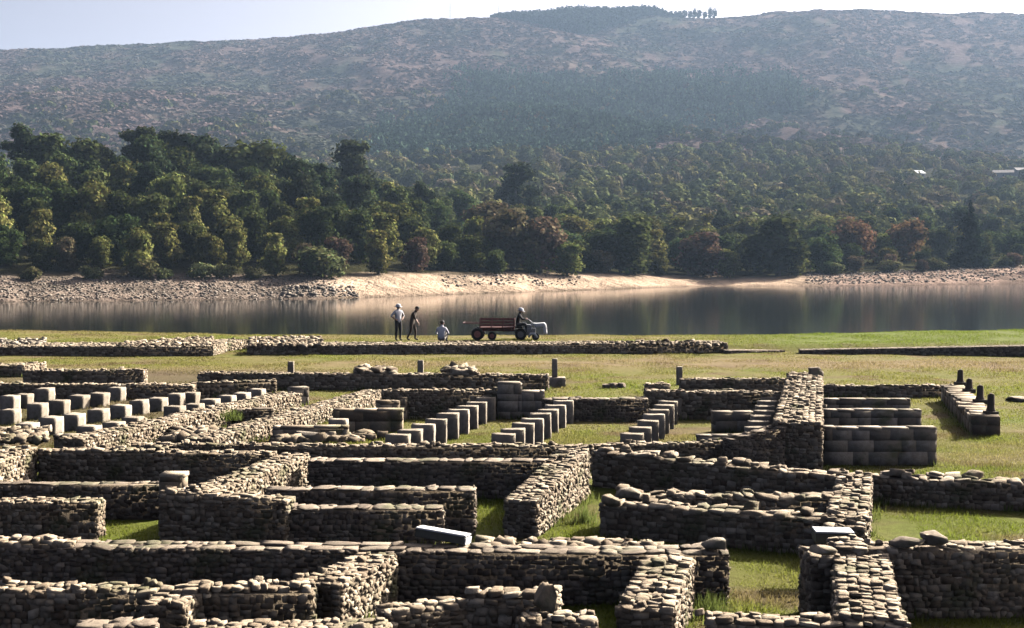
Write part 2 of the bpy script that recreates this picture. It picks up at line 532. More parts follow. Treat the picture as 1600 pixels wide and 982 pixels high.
# ================================================================== THE RUINS
RG = None
W = [
 # ---- foreground
 ('ruin_wall', 'longest straight wall of the foreground, running from the left edge to a white-topped corner', (-40, 856), (1137, 868), .66, .62, .50, 'flt'),
 ('ruin_wall', 'thick broken rubble wall stub heaped on the left end of the long foreground wall', (-60, 846), (112, 851), .74, .70, .30, 'rag'),
 ('ruin_wall', 'sunlit cross wall of flat stones joining the long foreground wall left of its middle', (531, 915), (619, 869), .60, .62, .48, 'rub'),
 ('ruin_wall', 'short dark wall with lit right end beside the sunlit cross wall', (286, 929), (489, 926), .62, .60, .42, 'rag'),
 ('ruin_wall', 'low rubble-topped wall in the bottom left corner, below the long foreground wall', (-60, 924), (238, 930), .58, .55, .40, 'rag'),
 ('ruin_wall', 'short stub wall with rough lit top and lit right face at bottom left', (288, 950), (314, 924), .58, .60, .45, 'rag'),
 ('ruin_wall', 'smooth-topped block wall with a pale right end cut by the bottom edge at left', (118, 984), (238, 980), .64, .64, .36, 'flt'),
 ('ruin_wall', 'flat-topped rubble wall cut by the bottom edge below the lit cross wall', (292, 990), (605, 985), .64, .64, .40, 'rub'),
 ('ruin_wall', 'jagged wall with large tilted stones at the bottom edge, between the two receding cross walls', (606, 962), (730, 950), .64, .64, .4, 'rag'),
 ('ruin_wall', 'taller stepped end of the jagged bottom wall, closed by an upright pale block', (728, 935), (868, 937), .74, .76, .34, 'rag'),
 ('ruin_wall', 'low loose stone footing in front of the upright pale block at the bottom edge', (818, 977), (934, 972), .60, .60, .36, 'rag'),
 ('ruin_wall', 'wide cross wall of flat slabs receding to the white-topped corner of the long foreground wall', (1052, 957), (1083, 871), .62, .62, .58, 'rag'),
 ('ruin_wall', 'high dark wall filling the bottom right corner, with tumbled stones along its top', (1312, 862), (1680, 858), .82, .82, .55, 'rag'),
 ('ruin_wall', 'square dark wall end with rough pale cap, left end of the high bottom right wall', (1268, 872), (1312, 872), .80, .80, .62, 'rag'),
 ('ruin_wall', 'receding wall with a broad top of small flat stones in the bottom right foreground', (1409, 970), (1388, 872), .72, .74, .62, 'rub'),
 ('ruin_wall', 'low front wall at the bottom edge closing the bright grass court at right', (1105, 976), (1420, 984), .62, .66, .42, 'rag'),
 ('ruin_wall', 'receding rubble wall with white block at its near end, right of the dark-faced ruined room', (1352, 826), (1362, 744), .50, .50, .56, 'rag'),
 ('ruin_wall', 'low wall with loose coping running off the right edge beyond the grassy court', (1362, 747), (1680, 762), .48, .42, .5, 'big'),
 ('ruin_wall', 'front wall with big lumpy boulders along its top, in the middle right', (938, 788), (1290, 813), .51, .52, .45, 'big'),
 ('ruin_wall', 'rear one of the two walls topped with big lumpy boulders, in the middle right', (965, 777), (1300, 781), .5, .5, .45, 'big'),
 ('ruin_wall', 'long wall with a rough descending top behind the boulder-topped walls', (926, 709), (1310, 746), .64, .54, .45, 'big'),
 ('ruin_wall', 'low front wall of the paved room with three rows of leaning slab pillars', (930, 697), (1180, 692), .46, .50, .34, 'rag'),
 # ---- middle left
 ('ruin_wall', 'receding wall with a large sunlit rubble face in the centre, left of a grassy gap', (838, 784), (920, 703), .56, .86, .5, 'rub'),
 ('ruin_wall', 'long dark wall in the middle between the two sunlit receding rubble walls', (482, 721), (866, 723), .62, .66, .42, 'flt'),
 ('ruin_wall', 'broad sunlit rubble wall receding upward left of centre', (330, 772), (484, 712), .62, .62, .52, 'rub'),
 ('ruin_wall', 'long dark wall with a crumbling rim at middle left, behind the dark-faced room', (60, 706), (424, 711), .62, .60, .42, 'rag'),
 ('ruin_wall', 'sandy lit wall receding at the left edge, ending against the dark middle left wall', (-70, 744), (58, 699), .66, .68, .6, 'rub'),
 ('ruin_wall', 'straight wall with bright rim at the left edge, behind the short pale-ended wall', (-60, 758), (256, 759), .58, .56, .38, 'flt'),
 ('ruin_wall', 'short wall with a pale lit right end standing beside a bright green patch at left', (-60, 787), (150, 787), .58, .58, .42, 'rub'),
 ('ruin_wall', 'tall dark wall with a step down in its rim, left of the white slab', (250, 770), (446, 784), .80, .72, .40, 'rag'),
 ('ruin_wall', 'lower right half of the stepped dark wall, its lit end just behind the white slab', (444, 797), (691, 797), .58, .56, .40, 'flt'),
 ('ruin_wall', 'straight wall with a tall lit right end, behind the stepped dark wall', (416, 767), (740, 767), .70, .72, .36, 'flt'),
 ('ruin_wall', 'upright square stone block set on the left end of the stepped dark wall', (250, 746), (284, 746), .98, .98, .32, 'ash'),
 ('ruin_wall', 'low jagged wall running along the front of the middle hypocaust rooms', (205, 697), (926, 700), .47, .46, .38, 'rag'),
 # ---- hypocaust rooms
 ('ruin_wall', 'long sunlit rubble wall receding beside the grid of square pillars at left', (130, 688), (470, 615), .42, .44, .62, 'rub'),
 ('ruin_wall', 'second long sunlit rubble wall receding at left, nearest to the middle hypocaust', (330, 688), (600, 611), .30, .42, .60, 'rub'),
 ('ruin_wall', 'short dark wall segment set between the two long sunlit rubble walls', (368, 641), (426, 640), .40, .40, .35, 'flt'),
 ('ruin_wall', 'small square block of masonry beside the far end of the long sunlit rubble walls', (455, 608), (482, 607), .50, .50, .40, 'ash'),
 ('ruin_wall', 'short smooth block wall at the near end of the grid of square pillars', (85, 683), (135, 683), .32, .32, .30, 'ash'),
 ('ruin_wall', 'back wall of the grid of square pillars, with a pale crumbly rim', (-60, 601), (300, 603), .42, .42, .4, 'far'),
 ('ruin_wall', 'back wall of the pillar grid at its right, under the far wall', (300, 601), (432, 597), .42, .42, .4, 'far'),
 ('ruin_wall', 'dark wall at far left with a pale dressed right end on the dry grass', (36, 580), (224, 580), .48, .48, .5, 'far'),
 ('ruin_wall', 'sandy sloping wall stub at the left edge beside the pale-ended far wall', (-60, 577), (36, 572), .25, .40, 1.6, 'far'),
 ('ruin_wall', 'longest far wall on the grass, rubble-capped, behind the hypocaust rooms', (309, 585), (856, 587), .48, .50, .5, 'far'),
 ('ruin_wall', 'middle dark wall between the long sunlit rubble wall and the first row of slab pillars', (597, 613), (778, 613), .72, .70, .45, 'rag'),
 ('ruin_wall', 'raised pale-topped block in the step between two middle back walls', (778, 601), (815, 601), .92, .92, .45, 'ash'),
 ('ruin_wall', 'pale-topped step beside the raised block of the middle back wall', (815, 614), (850, 614), .70, .70, .45, 'ash'),
 ('ruin_wall', 'low back wall between the second and third rows of slab pillars', (850, 625), (1012, 624), .58, .58, .45, 'flt'),
 ('ruin_wall', 'back wall behind the third row of slab pillars with a crumbling rim', (1010, 612), (1236, 616), .74, .66, .45, 'far'),
 ('ruin_wall', 'square corner of masonry at the left end of the third back wall', (1010, 602), (1046, 602), .86, .86, .4, 'far'),
 ('ruin_wall', 'farthest rubble-rimmed wall beyond the third row of slab pillars', (1064, 594), (1242, 594), .44, .44, .45, 'far'),
 ('ruin_wall', 'smooth dark block wall with pale end behind the small steps in the middle hypocaust', (521, 643), (627, 643), .54, .54, .42, 'ash'),
 ('ruin_wall', 'short pale-capped block behind the smooth dark block wall', (594, 630), (624, 629), .50, .50, .4, 'ash'),
 ('ruin_wall', 'small square pale-ended block right behind the smooth dark block wall', (622, 624), (634, 624), .56, .56, .35, 'ash'),
 ('ruin_wall', 'low pale-rimmed wall in front of the smooth dark block wall', (427, 670), (543, 669), .30, .30, .35, 'ash'),
 ('ruin_wall', 'smooth grey block wall with a pale slab top beside the fourth pillar row', (1118, 647), (1178, 646), .46, .46, .34, 'ash'),
 ('ruin_wall', 'flat pale slab bench in front of the smooth grey block wall', (1092, 684), (1166, 684), .16, .16, .35, 'ash'),
 # ---- granary corner and porch
 ('granary_wall', 'big receding granary wall with a broad stony top and pale dressed right edge', (1284, 663), (1284, 585), .93, .86, .95, 'rag'),
 ('granary_wall', 'dark dressed front wall joining the corner of the big granary wall', (1142, 690), (1226, 668), .60, .86, .5, 'flt'),
 ('granary_buttress', 'nearest and tallest of the three smooth buttresses right of the granary corner', (1289, 671), (1463, 671), .74, .74, .30, 'ash'),
 ('granary_buttress', 'middle one of the three smooth buttresses right of the granary corner', (1289, 643), (1439, 643), .46, .46, .30, 'ash'),
 ('granary_buttress', 'farthest and shortest of the three smooth buttresses right of the granary corner', (1289, 626), (1422, 626), .36, .36, .30, 'ash'),
 ('ruin_wall', 'low mossy wall along the grass between the buttresses and the column platform', (1288, 604), (1494, 605), .33, .33, .4, 'far'),
 # ---- rampart and banks
 ('rampart_wall', 'left stretch of the long low rampart wall near the lake, ending at the sandy gap', (-90, 543), (333, 542), .36, .40, 2.6, 'far'),
 ('rampart_wall', 'right stretch of the low rampart wall, before the people and the red trailer', (386, 542), (1137, 538), .36, .40, 2.2, 'far'),
]
GR = {'granary_buttress': 'smooth buttresses beside the granary corner', 'rampart_wall': 'stretches of the rampart wall by the lake'}
for n_, lab, p0, p1, h0, h1, t, sty in W:
    mt = 'stone_pale' if sty == 'ash' and 'dark' not in lab else ('stone_dark' if sty in ('flt',) else 'stone')
    PW(n_, lab, p0, p1, h0, h1, t, sty, mat=mt, cat='buttress' if 'buttress' in n_ else 'wall',
       group=GR.get(n_, 'ruined stone walls of the camp'))
# the lit oblique end of the rampart's left stretch
a = U(333, 552, 0)
wall('rampart_wall', 'sunlit sandy end face of the rampart beside the gap in the wall', (a.x, a.y), (a.x + .95, a.y + 3.1), .40, .40, 1.2, 'far',
     group=GR['rampart_wall'])
# earth banks at the right, turf on top
for lab, p0, p1, h0, h1 in (('low dark earth-and-stone bank right of the rampart, tapering off in the grass', (1138, 548), (1226, 548), .16, .08),
                            ('long dark grass-topped bank running off the right edge near the lake', (1250, 547.5), (1700, 539.5), .16, .50)):
    PW('stone_bank', lab, p0, p1, h0, h1, .8, 'bnk', mat='stone_dark', cat='bank', group='dark banks right of the rampart')

# ------------------------------------------------------------------ pillars
def pillar_mesh(name, w, d, h, seed):
    """a stack of two dressed stones, slightly uneven"""
    rng = np.random.default_rng(seed)
    S = Stones(); parts = [1.0]
    V0, F0 = cube_grid(4); Vs = []; Fs = []; T = []; z = 0
    for f in parts:
        hz = h * f
        V = V0.copy(); L = np.linalg.norm(V, axis=1, keepdims=True)
        V = V * .97 + V / L * 1.3 * .03 + rng.normal(size=V.shape) * .022
        V = V * np.array([w / 2 * rng.uniform(.97, 1.03), d / 2 * rng.uniform(.97, 1.03), hz / 2 * 1.0]) + np.array([rng.normal() * .006, rng.normal() * .006, z + hz / 2])
        Fs.append(F0 + sum(len(v) for v in Vs)); Vs.append(V); T.append(np.full(len(V), rng.random())); z += hz * .985
    V = np.concatenate(Vs); V[:, 2] = np.where(V[:, 2] < .02, V[:, 2] - .15, V[:, 2])
    return mesh_np(name, V, np.concatenate(Fs), M['stone_pale'], None, None, {'tone': np.concatenate(T)})


ORD = ['nearest', 'second', 'third', 'fourth', 'fifth', 'sixth', 'seventh', 'eighth', 'ninth', 'tenth', 'eleventh', 'twelfth']
GZ = math.atan((1285 - 800) / FPX)
protos = [pillar_mesh('square_pillar', .42, .42, .40, 50 + k) for k in range(4)]
used = [False] * 4
zz = 220 / 1600
ROWS = [
 ('rearmost left', [(0, 220), (155, 190), (400, 130)]),
 ('second', [(-10, 360), (305, 310), (560, 265), (785, 205), (1015, 185), (1220, 130)]),
 ('third', [(180, 525), (455, 465), (715, 425), (1000, 350), (1255, 310), (1474, 260), (1679, 230), (1894, 180), (2064, 160)]),
 ('front', [(885, 560), (1160, 510), (1385, 450), (1870, 345), (2094, 300), (2279, 250), (2474, 215), (2649, 180), (2824, 125)]),
]
for rname, pts in ROWS:
    for i, (zx, zy) in enumerate(pts):
        k = random.randrange(4)
        p = U(zx * zz, 590 + zy * zz, .40)
        o = protos[k] if not used[k] else copy_tree(protos[k]); used[k] = True
        o.location = (p.x + .21, p.y + .21, 0); o.rotation_euler = (0, 0, -GZ * .9 + random.gauss(0, .03))
        sc = random.uniform(.94, 1.06); o.scale = (sc, sc, random.uniform(.88, 1.06)); o.rotation_euler.x = random.gauss(0, .02); o.rotation_euler.y = random.gauss(0, .02)
        lab = f'squat square pillar, {ORD[i] + (" in" if i == 0 else " from near end in")} the {rname} row of the left grid'
        tag(o, lab, 'pillar', 'squat square pillars of the grid at left')
p = U(-6, 590 + 570 * zz, .4); o = copy_tree(protos[0]); o.location = (p.x, p.y + .2, 0)
tag(o, 'squat square pillar cut by the left edge, in front of the pillar grid', 'pillar', 'squat square pillars of the grid at left')
for k in range(4):
    if not used[k]: bpy.data.objects.remove(protos[k])

slabs = [pillar_mesh('slab_pillar', .50, .30, .58, 70 + k) for k in range(4)]
used = [False] * 4
SROWS = [
 ('leftmost long row', [(640, 681), (659, 673), (678, 664), (698, 656), (716, 648), (732, 642), (746, 635.5), (760, 629), (774, 623)]),
 ('second long row', [(805, 679), (820, 671.5), (835, 663.5), (849, 656), (862, 648), (873, 641), (884, 634), (896, 627.5), (908, 622)]),
 ('third long row', [(1008, 680), (1020, 669), (1031, 659), (1040, 649.5), (1047, 641.5), (1054, 634), (1060, 627.5), (1066, 621.5)]),
 ('rightmost long row', [(1199, 680), (1202, 669), (1205.5, 660), (1208.5, 651), (1211.5, 643), (1214, 635), (1216.5, 628), (1218.5, 621.5)]),
 ('little', [(544, 656), (568, 648)]),
]
for rname, pts in SROWS:
    for i, (x, y) in enumerate(pts):
        k = random.randrange(4); hp = .58 if rname != 'little' else .42
        p = U(x, y, hp)
        o = slabs[k] if not used[k] else copy_tree(slabs[k]); used[k] = True
        o.location = (p.x - .25, p.y + .15, 0); o.rotation_euler = (random.gauss(0, .01), random.gauss(0, .01), -GZ * .45 + random.gauss(0, .025))
        o.scale = (random.uniform(.97, 1.03) * (.82 if rname == 'little' else 1), 1, random.uniform(.98, 1.02) * (.72 if rname == 'little' else 1))
        lab = (f'slab pillar, {ORD[i] + (" in" if i == 0 else " from near end in")} the {rname} of slab pillars' if rname != 'little'
               else f'slab pillar, the {("left", "right")[i]} one of two standing before the smooth dark block wall')
        tag(o, lab, 'pillar', 'upright slab pillars of the middle rooms')
for k in range(4):
    if not used[k]: bpy.data.objects.remove(slabs[k])

# ------------------------------------------------------------------ standing posts, columns, blocks
def post(px, pyb, hpx, wpx, label, base=False):
    p = U(px, pyb, 0); s = FPX / p.y
    h = hpx / s; w = max(.18, wpx / s)
    if base:
        r = empty('stone_post', (p.x, p.y, 0)); tag(r, label, 'post', 'upright stone posts on the grass')
        b = pillar_mesh('plinth', .62, .5, .32, 91); b.parent = r
        sh = pillar_mesh('shaft', w, w, h, 92); sh.parent = r; sh.location = (-.05, 0, .3)
    else:
        o = pillar_mesh('stone_post', w, w, h, int(px)); o.location = (p.x, p.y, 0)
        tag(o, label, 'post', 'upright stone posts on the grass')


post(455, 592, 27, 9, 'upright stone post standing behind the left half of the longest far wall')
post(657, 592, 29, 9, 'upright stone post standing behind the middle of the longest far wall')
post(1062, 602, 29, 9, 'small dark stone post behind the farthest rubble-rimmed wall')
post(869, 605, 30, 8, 'slender stone post on a square plinth at the right end of the longest far wall', True)

# column platform at right
a = U(1562, 653, .46); b = U(1506, 604, .46)
wall('column_platform', 'long low stone platform carrying four short columns, at right', (a.x, a.y), (b.x, b.y), .46, .46, .62, 'ash', mat='stone', cat='platform')
c0 = pillar_mesh
m_cols = [(1501, 604, 27, 'farthest'), (1515, 615, 24, 'second farthest'), (1532, 632, 31, 'second nearest'), (1549, 651, 37, 'nearest')]
for px, pyb, hpx, which in m_cols:
    p = U(px, pyb - 1, .46); s = FPX / p.y
    r = empty('stone_column', (p.x, p.y + .05, .46)); tag(r, f'short round column stump, {which} of four on the low platform', 'column', 'column stumps on the platform')
    q = MB(); q.box((0, 0, .05), (.30, .30, .12)); q.build('plinth', M['stone_dark'], r, bevel=.015)
    q = MB(); hh_ = hpx / s - .08
    q.tube([(0, 0, .10), (0, 0, .14), (0, 0, .2), (.003, 0, hh_ * .6), (.006, .003, hh_ + .02), (.01, 0, hh_ + .05)], [.115, .11, .09, .088, .084, .06], 14)
    q.build('shaft', M['stone_dark'], r, smooth=True)

# white slab and white block, loose boulders
def slab(name, label, p, size, rot, mat, cat, group=None, bev=.012):
    q = MB(); q.box((0, 0, 0), size); o = q.build(name, mat, None, bevel=bev, loc=p); o.rotation_euler = rot
    tag(o, label, cat, group); return o


def plate_slab(name, label, p, size, rot, cat):
    r = empty(name, p); r.rotation_euler = rot; tag(r, label, cat)
    x, y, z = size
    q = MB(); q.box((-.006, 0, 0), (x - .012, y - .012, z)); q.build('base', M['slab_shade'], r, bevel=.008)  # dark body: shade on the white slab's front, put into its colour
    q = MB(); q.box((0, 0, z / 2 + .012), (x, y, .024)); q.build('top', M['white'], r, bevel=.006)
    q = MB(); q.box((x / 2 + .004, 0, -.004), (.016, y - .004, z - .012)); q.build('lit_end_panel', M['white'], r, bevel=.004)  # right end left white, as the lit face


M['slab_shade'] = flat_mat('slab_shade_grey', (.07, .075, .065), .7, .2, 8)  # dark tone painted for the shaded sides of the white slabs
p = U(692, 842, .70)
plate_slab('white_slab', 'clean white-topped tilted slab lying on the long foreground wall', (p.x, p.y, .735), (.66, .30, .10), (R(-6), R(7), R(-13)), 'slab')
p = U(1304, 838, .62)
plate_slab('white_block', 'flat white-topped block on the near end of a receding wall, at right', (p.x, p.y + .1, .60), (.50, .34, .13), (0, R(1), R(-3)), 'block')


def boulder(name, label, px, py, z, half, seed, mat='stone', group=None, cat='boulder', rz=0.0):
    rng = np.random.default_rng(seed)
    L, F0 = LIB3
    n = 5
    V, F = cube_grid(n)
    Ln = np.linalg.norm(V, axis=1, keepdims=True); V = V * .85 + V / Ln * .2 + rng.normal(size=3) * V[:, [1, 2, 0]] * .12
    for _ in range(10):
        d = rng.normal(size=3); d /= np.linalg.norm(d); ex = V @ d - rng.uniform(.7, .95); V = V - np.clip(ex, 0, None)[:, None] * d
    V = V + rng.normal(size=V.shape) * .025
    V = V * np.array(half)
    p = U(px, py, z)
    o = mesh_np(name, V, F, M[mat], None, None, {'tone': np.full(len(V), rng.uniform(.4, .9))}, loc=(p.x, p.y, z))
    o.rotation_euler = (0, 0, rz); tag(o, label, cat, group); return o


boulder('pale_boulder', 'whitish rounded boulder lying on the right end of the long foreground wall', 1113, 851, .72, (.14, .12, .08), 5, 'stone_pale')
boulder('capstone', 'rough pale capstone on the square dark wall end at bottom right', 1287, 860, .92, (.17, .15, .06), 6)
boulder('capstone', 'loose flat stone on the left part of the high bottom right wall', 1415, 846, .92, (.20, .14, .06), 8, 'stone_dark')
boulder('capstone', 'bigger humped loose stone on the high bottom right wall', 1462, 842, .95, (.15, .12, .09), 9, 'stone_dark')
boulder('upright_block', 'tilted pale block standing on the jagged wall at the bottom edge', 852, 936, .84, (.12, .12, .15), 12, 'stone', cat='block')
boulder('boulder', 'whitish long boulder, leftmost on the rear boulder-topped wall', 982, 769, .58, (.19, .15, .08), 14, 'stone_pale')
boulder('boulder', 'rounded boulder at the left end of the front boulder-topped wall', 952, 782, .60, (.14, .16, .10), 15)
boulder('boulder', 'dark round stone on the far end of the big granary wall', 1275, 583, .95, (.22, .2, .16), 16, 'stone_dark')
boulder('flat_stone', 'tilted long slab fallen among rubble in front of the low pale-rimmed wall', 484, 680, .18, (.42, .16, .07), 17, 'stone_pale', cat='stone', rz=-.5)
boulder('flat_stone', 'reddish flat slab lying in front of the low pale-rimmed wall', 514, 684, .12, (.5, .2, .07), 18, 'stone', cat='stone')
boulder('field_stone', 'grey half-buried stone in the grass right of the column platform', 1592, 625, .03, (.34, .4, .10), 19, 'stone_dark', cat='stone')
for i, (px, lab) in enumerate([(948, 'small dark lump'), (958, 'larger dark lump'), (972, 'dark pointed lump')]):
    boulder('field_stone', f'{lab} in the grass right of the slender post, {("left", "middle", "right")[i]} of three', px, 605, .04, (.14 + .05 * (i == 1), .12, .13), 30 + i, 'stone_dark', cat='stone', group='dark lumps in the grass right of the post')


def rubble(name, label, poly, n, size, z, seed, mat='stone', zf=None):
    """a spread of loose stones nobody could count"""
    rng = np.random.default_rng(seed); S = Stones()
    xs = [q[0] for q in poly]; ys = [q[1] for q in poly]
    while len(S.c) < n:
        x = rng.uniform(min(xs), max(xs)); y = rng.uniform(min(ys), max(ys))
        ins = False
        for i in range(len(poly)):
            (x0, y0), (x1, y1) = poly[i], poly[i - 1]
            if (y0 > y) != (y1 > y) and x < (x1 - x0) * (y - y0) / (y1 - y0) + x0: ins = not ins
        if not ins: continue
        p = U(x, y, z) if zf is None else zf(x, y)
        s = rng.uniform(*size)
        S.put((p.x, p.y, p.z + s * rng.uniform(-.1, .5)), (s * rng.uniform(.8, 1.5), s * rng.uniform(.7, 1.2), s * rng.uniform(.4, .8)), (rng.normal() * .2, rng.normal() * .2, rng.uniform(0, 6)))
    V, F, T = S.arrays(LIB2)
    o = mesh_np(name, V, F, M[mat], None, None, {'tone': T}); tag(o, label, 'rubble', None, 'stuff'); return o


rubble('rubble', 'sunlit loose stones spread over the rampart by the lake, left of the people', [(180, 541), (330, 541), (333, 528), (300, 529), (180, 537)], 420, (.035, .12), .40, 3)
rubble('rubble', 'sunlit loose stones spread over the rampart by the lake, between the gap and the people', [(390, 541), (505, 541), (500, 527), (392, 528)], 420, (.035, .12), .40, 13)
rubble('rubble', 'pale loose stones on the rampart at the left edge', [(-20, 539), (70, 539), (70, 532), (-20, 532)], 140, (.05, .14), .38, 4, 'stone_pale')
rubble('rubble', 'pale stones along the top of the right rampart stretch', [(880, 538), (1130, 540), (1080, 534), (960, 534)], 130, (.04, .12), .42, 5)
rubble('rubble', 'stones and slabs fallen in the middle hypocaust room', [(425, 692), (560, 690), (600, 684), (440, 680)], 130, (.05, .16), .04, 6)
rubble('rubble', 'tumbled stones between the two sunlit rubble walls', [(250, 690), (330, 690), (345, 672), (280, 676)], 90, (.06, .17), .15, 7)
rubble('rubble', 'earthy loose stones behind the long foreground wall', [(740, 866), (1040, 866), (1030, 846), (760, 848)], 160, (.03, .10), .5, 8)
rubble('rubble', 'tumbled stones heaped at the left edge before the pillar grid', [(-20, 690), (75, 692), (70, 672), (-20, 672)], 150, (.04, .12), .42, 9)
rubble('rubble', 'heap of stones on the longest far wall', [(560, 584), (615, 584), (610, 578), (565, 579)], 50, (.08, .2), .52, 10)
rubble('rubble', 'second heap of stones on the longest far wall', [(690, 583), (742, 584), (738, 576), (695, 576)], 55, (.08, .2), .55, 11)

# ================================================================== NEAR GROUND
def gz(x, y):
    x = np.asarray(x, float); y = np.asarray(y, float)
    gap = sstep(-14.6, -13.8, x) * sstep(-10.6, -11.6, x) * 3.4
    z = .30 * sstep(62.4, 64.0, y - gap)
    edge = sstep(10, 26, np.abs(x))
    z = z + (.02 + .20 * edge) * sstep(63, 69.5, y)
    over = np.clip(y - 70.0 - 1.0 * edge, 0, None)
    z = z - np.minimum(over * .02 + over ** 2 * .02, .6 + over * .15)
    z = np.maximum(z, -7.5 + 0 * z)
    z = z + (fbm(x * .5, y * .5, 5) - .5) * .10 * sstep(8, 14, y)
    z = z + (fbm(x * .09, y * .09, 8) - .5) * .10 * sstep(66, 70, y)
    return z


def turf_col(x, y):
    n = fbm(x * .22, y * .22, 21, 5); n2 = fbm(x * 1.1, y * 1.1, 33, 4); n3 = fbm(x * .06, y * .25, 41, 3)
    n4 = fbm(x * .8, y * .8, 55, 3)
    green = np.array([.165, .195, .032]); olive = np.array([.215, .20, .060]); tan = np.array([.28, .215, .115]); earth = np.array([.19, .13, .08])
    dist = sstep(24, 48, y)
    far = sstep(50, 56, y)
    f1 = np.clip(.05 + .75 * dist + (n - .5) * 2.2 + (n2 - .5) * 1.0, 0, 1)[..., None]
    f2 = np.clip(-.15 + .22 * dist + .50 * far * (1 - sstep(62.5, 64, y)) + (n3 - .5) * 2.6 + (n2 - .5) * .9, 0, 1)[..., None]
    f3 = np.clip((n4 - .57) * 5 * (1 - .4 * dist), 0, .75)[..., None]
    c = green * (1 - f1) + olive * f1
    c = c * (1 - f2) + tan * f2
    c = c * (1 - f3) + earth * f3
    grid = (sstep(-5.5, -7.5, x) * sstep(30, 33, y) * sstep(54, 51, y) * .75)[..., None]
    c = c * (1 - grid) + np.array([.15, .115, .075]) * grid
    lush = (sstep(6, 16, x) * sstep(62.5, 65, y))[..., None] * .8
    c = c * (1 - lush) + np.array([.15, .20, .035]) * lush
    shore = sstep(71.5, 75, y)[..., None]
    return c * (1 - shore) + np.array([.30, .24, .17]) * shore


xs = np.concatenate([np.linspace(-160, -46, 40)[:-1], np.linspace(-46, 46, 310), np.linspace(46, 160, 40)[1:]])
ys = np.concatenate([np.linspace(-60, 12, 30)[:-1], np.linspace(12, 76, 330), np.linspace(76, 150, 40)[1:]])
X, Y = np.meshgrid(xs, ys)
Z = gz(X, Y)
nx_, ny_ = len(xs), len(ys)
ii = np.arange(nx_ * ny_).reshape(ny_, nx_)
Fg = np.stack([ii[:-1, :-1], ii[:-1, 1:], ii[1:, 1:], ii[1:, :-1]], -1).reshape(-1, 4)
o = mesh_np('ground', np.stack([X, Y, Z], -1).reshape(-1, 3), Fg, M['turf'], None, None, {'col': turf_col(X, Y).reshape(-1, 3)}, smooth=True)
tag(o, 'grassy ground of the excavated camp down to the lake', None, None, 'structure')


def blades(name, label, n, y0, y1, hs, ws, seed, keep=.35):
    rng = np.random.default_rng(seed)
    y = np.sqrt(rng.uniform(y0 ** 2, y1 ** 2, n)); x = rng.uniform(-1, 1, n) * (.40 * y + 2)
    cl = fbm(x * .7, y * .7, 77, 4); k = cl > keep; x = x[k]; y = y[k]; cl = cl[k]; n = len(x)
    z = gz(x, y)
    a = rng.uniform(0, 2 * math.pi, n); h = rng.uniform(*hs, n) * (.35 + 1.5 * np.clip(cl - keep, 0, .5) * 2); w = rng.uniform(*ws, n)
    lean = rng.normal(size=(n, 2)) * h[:, None] * .45
    b0 = np.stack([x - np.cos(a) * w, y - np.sin(a) * w, z - .01], -1); b1 = np.stack([x + np.cos(a) * w, y + np.sin(a) * w, z - .01], -1)
    tp = np.stack([x + lean[:, 0], y + lean[:, 1], z + h], -1)
    V = np.stack([b0, b1, tp], 1).reshape(-1, 3); F = np.arange(3 * n).reshape(n, 3)
    c = turf_col(x, y) * rng.uniform(.75, 1.3, (n, 1)) * np.array([1.0, 1.05, .9])
    o = mesh_np(name, V, F, M['blade'], None, None, {'col': np.repeat(c, 3, 0)}); tag(o, label, 'grass', None, 'stuff'); return o


blades('grass', 'short grass growing between the near ruined walls', 260000, 14, 34, (.02, .075), (.006, .013), 5)
blades('grass', 'short dry grass over the field towards the lake', 200000, 34, 72, (.02, .07), (.012, .03), 6)
rng = np.random.default_rng(909); P_ = []
for A_, d_, b_, L_, t_, h0_, h1_ in FOOT:
    if A_.y > 56: continue
    n = int(L_ * 70); u = rng.uniform(-.1, L_ + .1, n); side = rng.choice([-1, 1], n, p=[.7, .3]); off = np.abs(rng.normal(size=n)) * .09
    v = np.where(side < 0, -off - .01, t_ + off)
    keep_ = fbm(u * 1.3 + A_.x * 7, v + A_.y * 3, 19, 3) > .47
    top = rng.random(n) < .0
    P_.append(np.stack([A_.x + d_.x * u + b_.x * v, A_.y + d_.y * u + b_.y * v], -1)[keep_])
    n = int(L_ * 9); u = rng.uniform(0, L_, n)
P_ = np.concatenate(P_); n = len(P_); x, y = P_[:, 0], P_[:, 1]; z = gz(x, y)
a = rng.uniform(0, 6.28, n); h = rng.uniform(.05, .20, n); w = rng.uniform(.005, .011, n) * (1 + y / 40)
b0 = np.stack([x - np.cos(a) * w, y - np.sin(a) * w, z - .02], -1); b1 = np.stack([x + np.cos(a) * w, y + np.sin(a) * w, z - .02], -1)
tp = np.stack([x + rng.normal(size=n) * .04, y + rng.normal(size=n) * .04, z + h], -1)
o = mesh_np('grass', np.stack([b0, b1, tp], 1).reshape(-1, 3), np.arange(3 * n).reshape(n, 3), M['blade'], None, None,
            {'col': np.repeat(np.array([[.16, .19, .05]]) * rng.uniform(.6, 1.3, (n, 1)), 3, 0)})
tag(o, 'taller grass and weeds growing against the feet of the ruined walls', 'grass', None, 'stuff')
